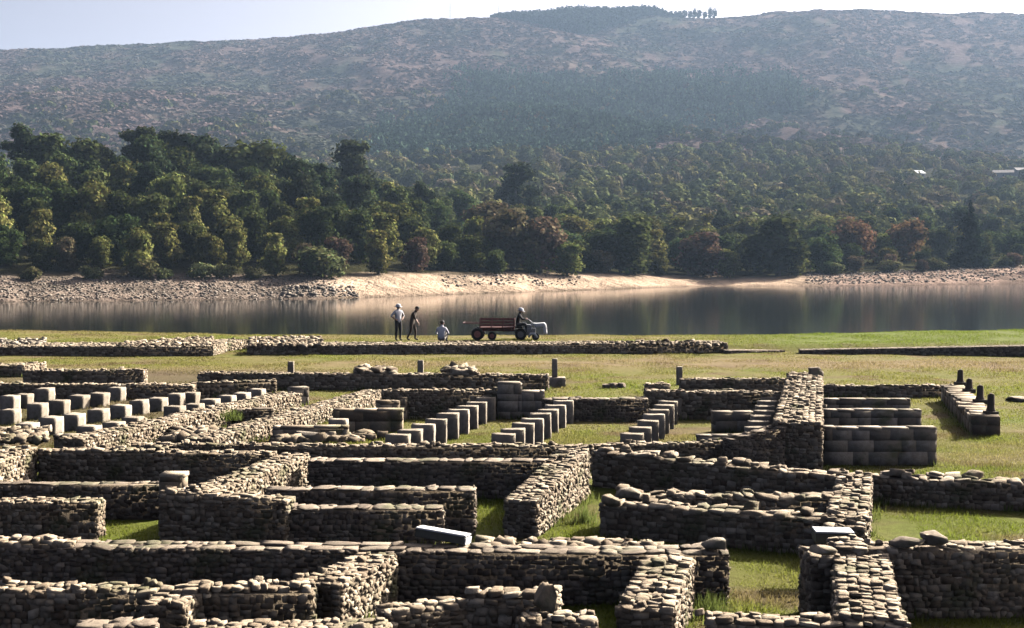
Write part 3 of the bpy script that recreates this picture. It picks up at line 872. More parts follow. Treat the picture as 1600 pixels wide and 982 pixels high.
# taller tufts at the wall feet
for px, py, lab in ((1110, 962, 'tall pale grass tuft at the foot of the white-topped corner'), (1372, 790, 'tall grass tuft beside the receding wall at right'),
                    (912, 815, 'green weeds in the gap beside the sunlit receding wall'), (360, 655, 'green weed clump growing on the sunlit rubble walls at left')):
    p = U(px, py, .25 if px == 360 else 0); rng = np.random.default_rng(px); n = 220
    r = np.abs(rng.normal(size=n)) * .16; a = rng.uniform(0, 6.28, n); h = rng.uniform(.12, .34, n) * (1 - r)
    x = p.x + r * np.cos(a); y = p.y + r * np.sin(a); aw = rng.uniform(0, 6.28, n); w = .009
    b0 = np.stack([x - np.cos(aw) * w, y - np.sin(aw) * w, 0 * x + p.z - .03], -1); b1 = np.stack([x + np.cos(aw) * w, y + np.sin(aw) * w, 0 * x + p.z - .03], -1)
    tp = np.stack([x + rng.normal(size=n) * .07, y + rng.normal(size=n) * .07, p.z + h], -1)
    o = mesh_np('grass_tuft', np.stack([b0, b1, tp], 1).reshape(-1, 3), np.arange(3 * n).reshape(n, 3), M['blade'], None, None,
                {'col': np.repeat(np.array([[.15, .19, .05]]) * rng.uniform(.7, 1.3, (n, 1)), 3, 0)})
    tag(o, lab, 'grass tuft', None, 'stuff')

# ================================================================== WATER, FAR SHORE, HILLS
WZ = -3.0
V = np.array([(-1500, 66, WZ), (1500, 66, WZ), (1500, 900, WZ), (-1500, 900, WZ)], float)
o = mesh_np('water', V, np.array([[0, 1, 2, 3]]), M['water']); tag(o, 'calm dark lake', None, None, 'structure')

PXC = [-960, -100, 0, 250, 500, 600, 700, 800, 900, 1000, 1100, 1250, 1400, 1600, 2560]
DSV = [205, 219, 223, 230, 238, 250, 266, 280, 296, 318, 338, 338, 345, 372, 400]
def ds_of(px): return np.interp(px, PXC, DSV)
HC = [-960, 0, 250, 430, 600, 750, 900, 1100, 1300, 1600, 2560]
def col_of(vals, px): return np.interp(px, HC, vals)
H22 = [.0, .1, .2, .3, .4, .3, .0, -1.4, -.9, 1.2, 1.6]
H90 = [13, 12, 13, 10, 7, 4.5, 4, 4, 4, 4.2, 4]
H180 = [26, 25, 27, 20, 15, 11, 9, 9, 9, 8, 8]
H700 = [24, 24, 25, 26, 28, 30, 31, 30, 28, 26, 26]
H1050 = [58, 60, 62, 66, 70, 74, 75, 76, 74, 66, 62]
H1500 = [130, 140, 145, 140, 138, 140, 142, 144, 140, 128, 120]
H2050 = [235, 240, 245, 250, 262, 270, 268, 268, 270, 268, 255]
SKX = [-960, 0, 180, 280, 400, 500, 600, 690, 770, 900, 1060, 1140, 1200, 1280, 1400, 1500, 1600, 2000, 2560]
SKY = [120, 79, 76, 68, 58, 49, 33, 25, 22, 26, 27, 28, 20, 12, 14, 15, 13, 20, 60]
NU, ND = 520, 330
pxg = np.linspace(-960, 2560, NU)
dg_ = 170 * (4600 / 170) ** (np.linspace(0, 1, ND))
HG = np.zeros((ND, NU))
for j, px in enumerate(pxg):
    d0 = float(ds_of(px)) + 3.0 * (float(fbm(px * .02, 3.3, 61, 4)) - .5) * 2
    zs = CAMH + (400 - np.interp(px, SKX, SKY)) * 2600 / FPX
    D = [0, d0 - 60, d0, d0 + 22, d0 + 90, d0 + 180, 700, 1050, 1500, 2050, 2600, 3000, 4600]
    Hh = [-9, -9, WZ, col_of(H22, px), col_of(H90, px), col_of(H180, px), col_of(H700, px), col_of(H1050, px), col_of(H1500, px), col_of(H2050, px), zs, zs * .86, 60]
    HG[:, j] = np.interp(dg_, D, Hh)
sm = HG.copy()
for _ in range(10):
    p_ = np.pad(sm, ((1, 1), (0, 0)), 'edge'); sm = (p_[:-2] + 2 * p_[1:-1] + p_[2:]) / 4
wgt = sstep(330, 520, dg_)[:, None]
HG = HG * (1 - wgt) + sm * wgt
UG = (pxg - CX) / FPX
Xf = dg_[:, None] * UG[None]; Yf = np.repeat(dg_[:, None], NU, 1)
far = sstep(800, 1500, Yf); fade = 1 - .6 * sstep(2300, 2650, Yf)
ridged = 1 - np.abs(fbm(Xf / 420 + .25 * Yf / 420, Yf / 900, 71, 4) - .5) * 4
HG += far * fade * (ridged - .5) * 26
HG += far * fade * (fbm(Xf / 260, Yf / 260, 72, 4) - .5) * 34
HG += far * (fbm(Xf / 40, Yf / 40, 73, 4) - .5) * 9
HG += (fbm(Xf / 9, Yf / 9, 74, 3) - .5) * .3 * sstep(-3.0, 1.5, HG) * (1 - far)


def hz(px, d):
    j = np.clip((px - pxg[0]) / (pxg[1] - pxg[0]), 0, NU - 1.001); i = np.clip(np.log(d / 170) / math.log(4600 / 170) * (ND - 1), 0, ND - 1.001)
    j0 = np.floor(j).astype(int); i0 = np.floor(i).astype(int); fj = j - j0; fi = i - i0
    return (HG[i0, j0] * (1 - fj) + HG[i0, j0 + 1] * fj) * (1 - fi) + (HG[i0 + 1, j0] * (1 - fj) + HG[i0 + 1, j0 + 1] * fj) * fi


def in_poly(x, y, poly):
    ins = np.zeros(np.shape(x), bool)
    for i in range(len(poly)):
        (x0, y0), (x1, y1) = poly[i], poly[i - 1]
        c = ((y0 > y) != (y1 > y)) & (x < (x1 - x0) * (y - y0) / (y1 - y0 + 1e-9) + x0)
        ins ^= c
    return ins


PLANT = [(728, 118), (860, 122), (1000, 132), (1120, 118), (1240, 125), (1270, 165), (1180, 185), (1080, 200), (990, 235), (850, 250), (640, 252), (560, 235), (600, 195), (690, 165)]


def hill_col(x, y, z):
    px, py = proj(x, y, z)
    w1 = (fbm(x / 90, y / 200, 81, 4) - .5); w2 = (fbm(x / 60, y / 130, 82, 4) - .5)
    heath = np.array([.150, .112, .106]); scrub = np.array([.080, .088, .066]); dry = np.array([.180, .138, .120]); pinec = np.array([.044, .072, .052])
    floor = np.array([.055, .055, .028])
    n = fbm(x / 150, y / 330, 83, 5); nf = fbm(x / 24, y / 50, 84, 4)
    green = np.clip((n - .46) * 5 + (nf - .5) * 3 + .6 * sstep(760, 420, px) * sstep(50, 120, py) + .5 * sstep(1120, 1400, px) - .5 * sstep(150, 60, py) * sstep(500, 750, px) * sstep(1250, 1050, px), 0, 1)[..., None]
    c = heath * (1 - green) + scrub * green
    dr = np.clip((fbm(x / 70, y / 40, 85, 4) - .58) * 6, 0, .8)[..., None]
    c = c * (1 - dr) + dry * dr
    pl = in_poly(px + w1 * 90, py + w2 * 50, PLANT)[..., None].astype(float) * .9
    c = c * (1 - pl) + pinec * pl
    low = sstep(1150, 850, y)[..., None]
    c = c * (1 - low) + floor * low
    return c


C = hill_col(Xf, Yf, HG)
pxm = np.repeat(pxg[None], ND, 0)
bd = Yf - ds_of(pxm)
sandw = (sstep(470, 560, pxm) * sstep(1330, 1230, pxm))[..., None]
nb = fbm(Xf / 5, Yf / 5, 91, 4)[..., None]
gravel = np.array([.31, .25, .20]) * (.6 + .8 * nb)
sand = np.array([.62, .48, .35]) * (.85 + .3 * nb)
rsh = np.array([.40, .30, .24]) * (.6 + .8 * nb)
right = sstep(1230, 1330, pxm)[..., None]
beach = gravel * (1 - sandw) + sand * sandw
beach = beach * (1 - right) + rsh * right
bw = sstep(30, 22, bd + (nb[..., 0] - .5) * 14)[..., None]
C = C * (1 - bw) + beach * bw
wet = (sstep(-2.45, -2.95, HG) * (bd < 40))[..., None]
C = C * (1 - wet * .5)
# bare terrace behind the trees left of the middle
tr_ = (in_poly(*proj(Xf, Yf, HG), [(690, 318), (700, 308), (850, 310), (850, 322)]))[..., None] * .8
C = C * (1 - tr_) + np.array([.36, .22, .16]) * tr_
ii = np.arange(ND * NU).reshape(ND, NU)
Ff = np.stack([ii[:-1, :-1], ii[:-1, 1:], ii[1:, 1:], ii[1:, :-1]], -1).reshape(-1, 4)
Vf = np.stack([Xf, Yf, HG], -1).reshape(-1, 3); Cf = C.reshape(-1, 3)
isb = (bd.reshape(-1)[Ff].mean(1) < 34)
for nm, lab, msk in (('shore', 'bare sandy and stony shore across the lake', isb), ('hills', 'wooded slope and heath-covered mountain across the lake', ~isb)):
    f = Ff[msk]; uq, inv = np.unique(f, return_inverse=True)
    o = mesh_np(nm, Vf[uq], inv.reshape(f.shape), M['hill'], None, None, {'col': Cf[uq]}, smooth=True); tag(o, lab, None, None, 'structure')

# shore rubble
def shore_pt(bd_):
    def f(x, y):
        d = float(ds_of(x)) + y; return Vector((d * (x - CX) / FPX, d, float(hz(np.array(x), np.array(d)))))
    return f
for lab, x0, x1, b0, b1, n, sz, sd in (('grey stones covering the left part of the far shore', -60, 525, 1, 24, 2300, (.05, .24), 1), ('brown stones on the sand spit of the far shore', 690, 905, 8, 24, 260, (.06, .30), 2),
                                       ('reddish rocks strewn on the right part of the far shore', 1260, 1680, 4, 30, 1500, (.06, .32), 3), ('dark rocks at the left end of the sand on the far shore', 440, 560, 2, 12, 160, (.1, .4), 4)):
    rubble('shore_rubble', lab, [(x0, b0), (x1, b0), (x1, b1), (x0, b1)], n, sz, 0, 100 + sd, 'rock', shore_pt(0))

# ================================================================== TREES
def leaf_cloud(lobes, n, size, col, rng, inner=.25, flat=1.0, jit=.25):
    """leaf-clump faces spread over the outer part of several lobes"""
    L = np.array([l[0] for l in lobes], float); Rr = np.array([l[1] for l in lobes], float)
    w = (Rr[:, 0] * Rr[:, 2]); w = w / w.sum()
    k = rng.choice(len(lobes), n, p=w)
    d = rng.normal(size=(n, 3)); d /= np.linalg.norm(d, axis=1, keepdims=True)
    rad = np.where(rng.random(n) < inner, rng.uniform(.35, .85, n), rng.uniform(.85, 1.08, n))
    bumpy = 1 + .18 * np.sin(d[:, 0] * 7 + k * 2.1) * np.cos(d[:, 1] * 6 + k) + .12 * np.sin(d[:, 2] * 9 + k)
    P = L[k] + d * Rr[k] * (rad * bumpy)[:, None]
    nrm = d * 1.0 + rng.normal(size=(n, 3)) * .46; nrm /= np.linalg.norm(nrm, axis=1, keepdims=True)
    up = rng.normal(size=(n, 3)); a = np.cross(nrm, up); a /= np.linalg.norm(a, axis=1, keepdims=True); b = np.cross(nrm, a)
    s = rng.uniform(.6, 1.4, n)[:, None] * size
    q = np.stack([P - a * s - b * s * .6, P + a * s * .7 - b * s * rng.uniform(.5, 1, (n, 1)), P + a * s + b * s * .6, P - a * s * .6 + b * s], 1)
    lob_t = rng.uniform(1 - jit * 1.4, 1 + jit * 1.4, len(lobes))[k][:, None]
    c = np.array(col)[None] * lob_t * rng.uniform(.68, 1.32, (n, 1)) * (1 + rng.normal(size=(n, 3)) * .06)
    return q.reshape(-1, 3), np.arange(4 * n).reshape(n, 4), np.repeat(np.clip(c, .003, .9), 4, 0)


def tree_proto(name, kind, seed):
    rng = np.random.default_rng(seed); rn = random.Random(seed)
    root = empty(name)
    tk = MB()
    if kind in ('oak', 'olive', 'brown', 'orange'):
        h = rn.uniform(10.5, 13.5); r = rn.uniform(3.6, 4.8)
        if kind == 'brown': h *= .9; r *= .85
        lobes = []
        for _ in range(13):
            a = rn.uniform(0, 6.28); q = rn.uniform(.15, .85) * r; zz_ = rn.uniform(.28, .92) * h
            s = rn.uniform(.28, .46) * r * (1.25 - .5 * abs(zz_ / h - .55))
            q *= 1 - .55 * max(0, zz_ / h - .6) / .4
            lobes.append(((q * math.cos(a), q * math.sin(a), zz_), (s * 1.15, s * 1.15, s)))
        lobes.append(((0, 0, .55 * h), (r * .7, r * .7, h * .33)))
        lobes.append(((0, 0, .2 * h), (r * .75, r * .75, h * .16)))
        col = {'oak': (.072, .092, .033), 'olive': (.155, .160, .050), 'brown': (.19, .145, .09), 'orange': (.17, .105, .055)}[kind]
        n, sz = 3200, .30
        top = .7 * h
    elif kind == 'pine':
        h = rn.uniform(14, 17); lobes = []
        for _ in range(17):
            a = rn.uniform(0, 6.28); zz_ = rn.uniform(.36, .95) * h; q = rn.uniform(.3, 1) * 3.6 * (1.15 - .75 * (zz_ / h - .4))
            s = rn.uniform(.9, 1.5)
            lobes.append(((q * math.cos(a), q * math.sin(a), zz_), (s * 1.4, s * 1.4, s * 1.05)))
        lobes.append(((0, 0, .7 * h), (1.7, 1.7, h * .24)))
        col = (.050, .066, .033); n, sz = 2300, .30; top = .95 * h
    elif kind == 'shrub':
        h = rn.uniform(4.2, 5.2); lobes = []
        for _ in range(8):
            a = rn.uniform(0, 6.28); q = rn.uniform(.2, 1) * 1.9; s = rn.uniform(.9, 1.5)
            lobes.append(((q * math.cos(a), q * math.sin(a), rn.uniform(.25, .72) * h), (s * 1.2, s * 1.2, s)))
        lobes.append(((0, 0, .4 * h), (2.1, 2.1, h * .42)))
        col = (.155, .16, .068); n, sz = 1500, .20; top = .5 * h
    else:  # conifer
        h = 15.5; lobes = []
        for k in range(11):
            f = k / 10; rr = (1 - f) * 4.4 + .35
            for _ in range(4 if k < 8 else 2):
                a = rn.uniform(0, 6.28); lobes.append(((rr * .55 * math.cos(a), rr * .55 * math.sin(a), h * (.06 + .9 * f)), (rr * .52, rr * .52, h * .075)))
        col = (.028, .042, .027); n, sz = 2600, .26; top = .95 * h
    V, F, Cc = leaf_cloud(lobes, n, sz, col, rng)
    V2, F2, C2 = leaf_cloud([(l[0], tuple(k * .62 for k in l[1])) for l in lobes], n // 6, sz * 2.4, col, rng, 1.0)
    mesh_np('crown', np.concatenate([V, V2]), np.concatenate([F, F2 + len(V)]), M['leaf'], root, None, {'col': np.concatenate([Cc, C2])})
    tr0 = .035 * h if kind != 'shrub' else .10
    tk.tube([(0, 0, -1.2), (0, 0, 0), (.1, .05, h * .3), (-.05, .1, top)], [tr0 * 1.5, tr0, tr0 * .7, tr0 * .18], 7)
    for _ in range(5 if kind != 'conifer' else 3):
        l = rn.choice(lobes)[0]; z0 = min(rn.uniform(.2, .5) * h, l[2])
        tk.tube([(0, 0, z0), (l[0] * .5, l[1] * .5, (z0 + l[2]) / 2 + .2), l], [tr0 * .5, tr0 * .32, tr0 * .1], 5)
    tk.build('trunk', M['bark'], root, smooth=True)
    root['h'] = h
    return root


KN = {'oak': 'broadleaf_tree', 'olive': 'broadleaf_tree', 'brown': 'autumn_tree', 'orange': 'autumn_tree', 'pine': 'pine_tree', 'shrub': 'willow_shrub', 'conifer': 'conifer_tree'}
PROTO = {}
for kind, cnt in (('oak', 4), ('olive', 3), ('pine', 3), ('shrub', 2), ('brown', 2), ('orange', 1), ('conifer', 1)):
    PROTO[kind] = [[tree_proto(KN[kind], kind, hash_) , False] for hash_ in [abs(sum(map(ord, kind))) * 10 + k for k in range(cnt)]]
LOOK = {'oak': 'dark green broad-crowned tree', 'olive': 'yellow-green rounded tree', 'pine': 'tall dark ragged pine', 'shrub': 'pale green rounded shrub', 'brown': 'brownish thin-leaved autumn tree',
        'orange': 'rusty orange autumn tree', 'conifer': 'tall dark cone-shaped conifer'}
NTREE = 0


def plant(kind, px, d, scale=1.0, wide=1.0, label=None, group=None, place='', htop=None):
    """htop: photo row of the crown's tip, sets the height"""
    global NTREE
    e = random.choice(PROTO[kind]); src = e[0]
    o = src if not e[1] else copy_tree(src); e[1] = True
    z = float(hz(np.array(float(px)), np.array(float(d))))
    if htop is not None:
        need = UD(px, htop, d).z - z; scale = max(.5, need / src['h'])
    o.location = (d * (px - CX) / FPX, d, z - .2); o.rotation_euler = (0, 0, random.uniform(0, 6.28))
    o.scale = (scale * wide, scale * wide, scale)
    near = next(t for lim, t in ((130, 'at the left edge'), (330, 'below the tallest crest pines'), (520, 'left of the pale sand'), (680, 'above the three people'), (880, 'above the red trailer'),
                                 (1060, 'behind the sand spit'), (1280, 'by the huge dark tree'), (1455, 'by the orange trees'), (1570, 'by the cone-shaped conifer'), (9e9, 'at the right edge')) if px < lim)
    tag(o, label or f'{LOOK[kind]} {place}, {near}', 'shrub' if kind == 'shrub' else 'tree', group or f'{LOOK[kind]}s {place}')
    NTREE += 1
    return o


def pick(w):
    ks = list(w); return random.choices(ks, [w[k] for k in ks])[0]


# single trees that stand out
plant('conifer', 1513, ds_of(1513) + 34, htop=313, wide=1.15, label='tall dark cone-shaped conifer rising alone above the right shore', group='conifers')
plant('orange', 1340, ds_of(1340) + 60, htop=338, wide=1.2, label='rusty orange autumn tree, larger and left one of two above the right shore', group='orange autumn trees')
plant('orange', 1412, ds_of(1412) + 62, htop=340, wide=1.1, label='rusty orange autumn tree, smaller and right one of two above the right shore', group='orange autumn trees')
plant('pine', 553, 420, htop=218, wide=1.25, label='tall dark pine standing clear of the forest, above the middle of the left bank', group='tall pines')
plant('pine', 37, 372, htop=196, wide=1.25, label='tallest pine at the top left corner of the forest', group='tall pines')
plant('pine', 280, 375, htop=201, wide=1.25, label='tall dark pine at the forest crest, highest of the left bank', group='tall pines')
plant('pine', 335, 368, htop=210, wide=1.2, label='dark pine close to the right of the highest crest pine', group='tall pines')
plant('oak', 75, 366, htop=207, wide=1.2, label='dark rounded tree on the left forest crest, right of the corner pine', group='crest trees')
plant('oak', 235, 368, htop=215, wide=1.2, label='dark rounded tree on the left forest crest, left of the highest pine', group='crest trees')
plant('oak', 395, 372, htop=226, wide=1.2, label='dark rounded tree ending the high part of the left forest crest', group='crest trees')
plant('oak', 140, 370, htop=216, wide=1.3, label='broad dark tree in the middle of the left forest crest', group='crest trees')
plant('pine', 806, 520, htop=254, wide=1.25, label='dark pine rising behind the brown trees of the middle shore', group='tall pines')
plant('brown', 800, ds_of(800) + 36, htop=322, wide=1.35, label='greyish brown rounded tree in the middle of the far shore', group='brown autumn trees')
plant('brown', 845, ds_of(845) + 30, htop=335, wide=1.25, label='greyish brown tree at the right end of the left bank', group='brown autumn trees')
plant('brown', 762, ds_of(762) + 95, htop=312, wide=1.4, label='wide low brown tree by the bare terrace', group='brown autumn trees')
plant('oak', 1215, ds_of(1215) + 26, htop=336, wide=1.55, label='huge dark rounded tree at the water edge, right of the sand spit', group='large dark shore trees')
plant('oak', 985, ds_of(985) + 26, htop=335, wide=1.35, label='large dark rounded tree at the water edge, behind the sand spit', group='large dark shore trees')
plant('brown', 1100, ds_of(1100) + 24, htop=360, wide=1.5, label='low brownish tree between the two large dark shore trees', group='brown autumn trees')
SHR = [(48, 415, 'first'), (145, 412, 'second'), (222, 402, 'third'), (258, 416, 'fourth'), (315, 408, 'fifth'), (352, 410, 'sixth'), (395, 414, 'seventh'), (505, 380, 'eighth')]
for px, top, nth in SHR:
    plant('shrub', px, ds_of(px) + 22, htop=top, wide=1.25, label=f'pale rounded shrub along the left shore, {nth} from the left', group='pale shrubs along the left shore')
# left forest
P1 = 'low on the left bank'; P2 = 'in the mid left forest'; P3 = 'on the left forest crest'
for off, place, sp, wts, sc in ((30, P1, 50, {'olive': 6, 'oak': 3, 'brown': 2}, (.50, .72)), (42, P1, 52, {'olive': 5, 'oak': 4, 'brown': 1}, (.62, .85)), (58, P2, 50, {'olive': 4, 'oak': 6, 'brown': .4}, (.75, 1.0)),
                                (76, P2, 52, {'olive': 2, 'oak': 6, 'pine': 1}, (.8, 1.05)), (96, P2, 50, {'olive': 2, 'oak': 6, 'pine': 2}, (.85, 1.05)), (120, P3, 50, {'oak': 7, 'pine': 1.5, 'olive': 1}, (.9, 1.15)),
                                (146, P3, 48, {'oak': 6, 'pine': 2.5, 'olive': 1}, (.9, 1.1))):
    x = -110 + random.uniform(0, 30)
    while x < 875 - off * .9:
        if not (off > 60 and 690 < x < 870):
            d = ds_of(x) + off + random.uniform(-6, 6)
            fall = 1 - .22 * float(sstep(640, 870, x))
            plant(pick(wts), x, d, random.uniform(*sc) * fall, random.uniform(.95, 1.2), place=place)
        x += sp * random.uniform(.7, 1.3)
# right shore and slope
Q1 = 'along the right shore'; Q2 = 'behind the right shore trees'
for off, place, sp, wts, sc in ((26, Q1, 50, {'oak': 5, 'brown': 1.5, 'olive': 2}, (.40, .72)), (40, Q1, 46, {'oak': 6, 'olive': 3, 'brown': .5}, (.58, .86)), (62, Q2, 46, {'oak': 6, 'olive': 3}, (.65, .85)),
                                (95, Q2, 44, {'oak': 6, 'olive': 3, 'pine': .5}, (.7, .95)), (135, Q2, 42, {'oak': 6, 'olive': 3, 'pine': 1}, (.7, 1.0))):
    x = 880 - off * .4 + random.uniform(0, 30)
    while x < 1720:
        if not (1475 < x < 1550 and off < 60):
            d = ds_of(x) + off + random.uniform(-7, 7)
            plant(pick(wts), x, d, random.uniform(*sc) * (.72 if x > 1290 and off < 60 else 1), random.uniform(1.1, 1.55), place=place)
        x += sp * random.uniform(.7, 1.3)
Q3 = 'behind the left forest'; Q4 = 'high on the right slope'
for off, place, sp, wts, sc, xa, xb in ((185, Q3, 40, {'oak': 6, 'olive': 2, 'pine': 1}, (.85, 1.05), 440, 890), (230, Q3, 38, {'oak': 6, 'olive': 2, 'pine': 1}, (.75, .95), 560, 900),
                                        (180, Q4, 38, {'oak': 6, 'olive': 3, 'brown': .6, 'pine': .5}, (.7, 1.0), 880, 1720), (230, Q4, 36, {'oak': 6, 'olive': 3, 'brown': .6, 'pine': .5}, (.7, 1.0), 890, 1720)):
    x = xa + random.uniform(0, 20)
    while x < xb:
        if not (690 < x < 860 and off > 200):
            plant(pick(wts), x, ds_of(x) + off + random.uniform(-9, 9), random.uniform(*sc), random.uniform(1.0, 1.3), place=place)
        x += sp * random.uniform(.7, 1.3)
# small shrubs at the right shore
for px, nth in ((1300, 'first'), (1390, 'second'), (1462, 'third'), (1570, 'fourth')):
    plant('shrub', px, ds_of(px) + 27, .8, 1.5, label=f'low rounded shrub along the right shore, {nth} from the left', group='low shrubs along the right shore')
for k, lst in PROTO.items():
    for e in lst:
        if not e[1]:
            for ch in list(e[0].children): bpy.data.objects.remove(ch)
            bpy.data.objects.remove(e[0])
for oo in scene.objects:
    if 'h' in oo.keys(): del oo['h']


# far woodland: one mass
def far_trees(name, label, px, d, hgt, rad, n, size, cols, seed, conic=False, percol=None):
    rng = np.random.default_rng(seed); m = len(px)
    z = hz(px, d); x = d * (px - CX) / FPX
    dd = rng.normal(size=(m, n, 3)); dd /= np.linalg.norm(dd, axis=2, keepdims=True)
    dd[..., 2] = np.abs(dd[..., 2]) * 1.4 - .4
    hh = hgt[:, None]; rr = rad[:, None]
    bumps = 1 + .25 * np.sin(dd[..., 0] * 6 + np.arange(m)[:, None]) * np.cos(dd[..., 1] * 5 + np.arange(m)[:, None] * 1.7)
    f = (dd[..., 2] + .4) / 1.4
    if conic:
        f = rng.random((m, n)) ** 1.3; rl = rr * (1 - f) * 1.05
        a = rng.uniform(0, 6.28, (m, n)); P = np.stack([x[:, None] + rl * np.cos(a), d[:, None] + rl * np.sin(a), z[:, None] + hh * f], -1)
    else:
        P = np.stack([x[:, None] + dd[..., 0] * rr * bumps, d[:, None] + dd[..., 1] * rr * bumps, z[:, None] + hh * (.45 + .5 * dd[..., 2] * bumps)], -1)
    P = P.reshape(-1, 3); nr = dd.reshape(-1, 3) * (1.0 if percol is None else .45) + np.array([0, 0, 0 if percol is None else .8]) + rng.normal(size=P.shape) * (.28 if percol is None else .15)
    nr /= np.linalg.norm(nr, axis=1, keepdims=True)
    a = np.cross(nr, rng.normal(size=P.shape)); a /= np.linalg.norm(a, axis=1, keepdims=True); b = np.cross(nr, a)
    s = (np.repeat(rad, n) * size * rng.uniform(.6, 1.4, len(P)))[:, None]
    q = np.stack([P - a * s - b * s * .6, P + a * s * .8 - b * s, P + a * s + b * s * .7, P - a * s * .7 + b * s], 1)
    c = percol * rng.uniform(.9, 1.1, (m, 1)) if percol is not None else cols[rng.integers(0, len(cols), m)] * rng.uniform(.62, 1.45, (m, 1))
    c = np.repeat(c, n, 0) * rng.uniform(.8, 1.2, (len(P), 1))
    o = mesh_np(name, q.reshape(-1, 3), np.arange(4 * len(P)).reshape(-1, 4), M['farleaf'], None, None, {'col': np.repeat(c, 4, 0)})
    tag(o, label, 'woodland', None, 'stuff'); return o


rng = np.random.default_rng(404)
HOUSES = [(1428, 279), (1565, 281), (1592, 276)]
def clear_of_houses(px, d):
    k = np.ones(len(px), bool)
    for hx, _ in HOUSES: k &= ~((np.abs(px - hx) < 26) & (d > HD[hx] - 70) & (d < HD[hx] + 16))
    return k
def dist_at(px, py):
    ds = np.linspace(480, 2500, 900); z = hz(np.full(900, float(px)), ds); yy = proj(ds * (px - CX) / FPX, ds, z)[1]
    return float(ds[np.argmax(yy < py)])
HD = {hx: dist_at(hx, hy) for hx, hy in HOUSES}
MIXC = np.array([(.115, .135, .055), (.15, .165, .062), (.085, .11, .05), (.19, .18, .075), (.16, .135, .085)])
n = 2100
px = rng.uniform(-200, 1900, n); d = 470 + (rng.random(n) ** 1.15) * 620
px = np.where(rng.random(n) < .8, px, rng.uniform(600, 1800, n))
k = (d > ds_of(px) + 150) & clear_of_houses(px, d) & (fbm(px / 60, d / 60, 111, 3) > .36) & ~in_poly(*proj(d * (px - CX) / FPX, d, hz(px, d)), [(690, 325), (700, 312), (860, 312), (860, 325)])
px, d = px[k], d[k]; m = len(px)
far_trees('far_woodland', 'distant mixed woodland on the lower slopes across the lake', px, d, rng.uniform(6.5, 11.5, m), rng.uniform(3.8, 7.2, m), 260, .115, MIXC, 5)
n = 4200
px = rng.uniform(-250, 1900, n); d = 1000 + rng.random(n) ** 1.7 * 800
k = (fbm(px / 45, d / 90, 113, 4) > .47 + .10 * sstep(1200, 1900, d)); px, d = px[k], d[k]; m = len(px)
far_trees('far_woodland', 'sparse hazy trees climbing the mountain slope', px, d, rng.uniform(4, 8, m), rng.uniform(3, 6, m), 44, .28, MIXC * .6, 6)
# scrub on the mountain
n = 62000
px = rng.uniform(-300, 1950, n); d = 1150 + rng.random(n) * 1490
k = fbm(px / 30, d / 60, 115, 4) > .36; px, d = px[k], d[k]; m = len(px)
hx_ = d * (px - CX) / FPX
hc_ = hill_col(hx_, d, hz(px, d)) * np.array([1.0, .97, .97])
far_trees('hill_scrub', 'low heath and scrub covering the mountain', px, d, rng.uniform(.8, 2.2, m), rng.uniform(1.8, 4.4, m), 6, .62, None, 7, percol=hc_)
# conifer plantation
n = 26000
px = rng.uniform(540, 1290, n); d = rng.uniform(1050, 2250, n); z = hz(px, d)
a_, b_ = proj(d * (px - CX) / FPX, d, z)
w1 = fbm(px / 30, d / 70, 117, 3) - .5
k = in_poly(a_ + w1 * 70 + rng.normal(size=n) * 9, b_ + w1 * 46 + rng.normal(size=n) * 6, PLANT); px, d = px[k], d[k]; m = len(px)
far_trees('conifer_plantation', 'even blue-green conifer plantation across the mountain side', px, d, rng.uniform(6, 10, m), rng.uniform(1.6, 2.3, m), 12, .55, np.array([(.052, .086, .058), (.058, .092, .062), (.048, .078, .056)]), 8, True)
# wood on the skyline
n = 3600
px = rng.uniform(768, 1066, n); d = rng.uniform(2370, 2640, n)
k = (d > 2640 - 265 * np.clip(1 - np.abs(px - 905) / 160, .12, 1)); px, d = px[k], d[k]; m = len(px)
far_trees('ridge_woodland', 'dark wood along the skyline of the mountain', px, d, rng.uniform(20, 31, m) * (1 - .62 * np.clip(np.where(px < 905, 905 - px, (px - 905) * .55) / 140, 0, 1)), rng.uniform(3, 5, m), 40, .36, np.array([(.035, .05, .035), (.03, .045, .03)]), 9)
RPX = [1068, 1076, 1083, 1090, 1099, 1107, 1114]
for i, x in enumerate(RPX):
    d_ = 2600; z_ = float(hz(np.array(float(x)), np.array(2600.)))
    r = empty('ridge_pine', (d_ * (x - CX) / FPX, d_, z_)); rg = np.random.default_rng(600 + i); h_ = [17, 15, 20, 18, 14, 21, 19][i]
    V, F, Cc = leaf_cloud([((0, 0, h_ * .66), (4.2, 4.2, h_ * .30)), ((1.5, 0, h_ * .42), (3.2, 3.2, h_ * .18)), ((-1.2, 0, h_ * .25), (2.6, 2.6, h_ * .16))], 260, 1.1, (.03, .042, .028), rg)
    mesh_np('crown', V, F, M['farleaf'], r, None, {'col': Cc})
    q = MB(); q.tube([(0, 0, -6), (0, 0, h_ * .7)], [1.0, .5], 6); q.build('trunk', M['bark'], r)
    tag(r, f'lone pine on the skyline right of the dark wood, {ORD[i].replace("nearest", "first")} from the left', 'tree', 'lone skyline pines')
for x, h_, lab in ((704, 34, 'thin radio mast on the skyline left of the dark wood, the taller one'), (779, 26, 'thin radio mast on the skyline above the dark wood, the shorter one')):
    z_ = float(hz(np.array(float(x)), np.array(2600.))); q = MB(); q.tube([(0, 0, -3), (0, 0, h_ * .5), (0, 0, h_)], [.42, .34, .2], 6)
    for zz_ in (.6, .8, .95): q.box((0, 0, h_ * zz_), (2.0, .25, .25))
    o = q.build('radio_mast', M['steel'], None, loc=(2600 * (x - CX) / FPX, 2600, z_)); tag(o, lab, 'mast', 'radio masts')

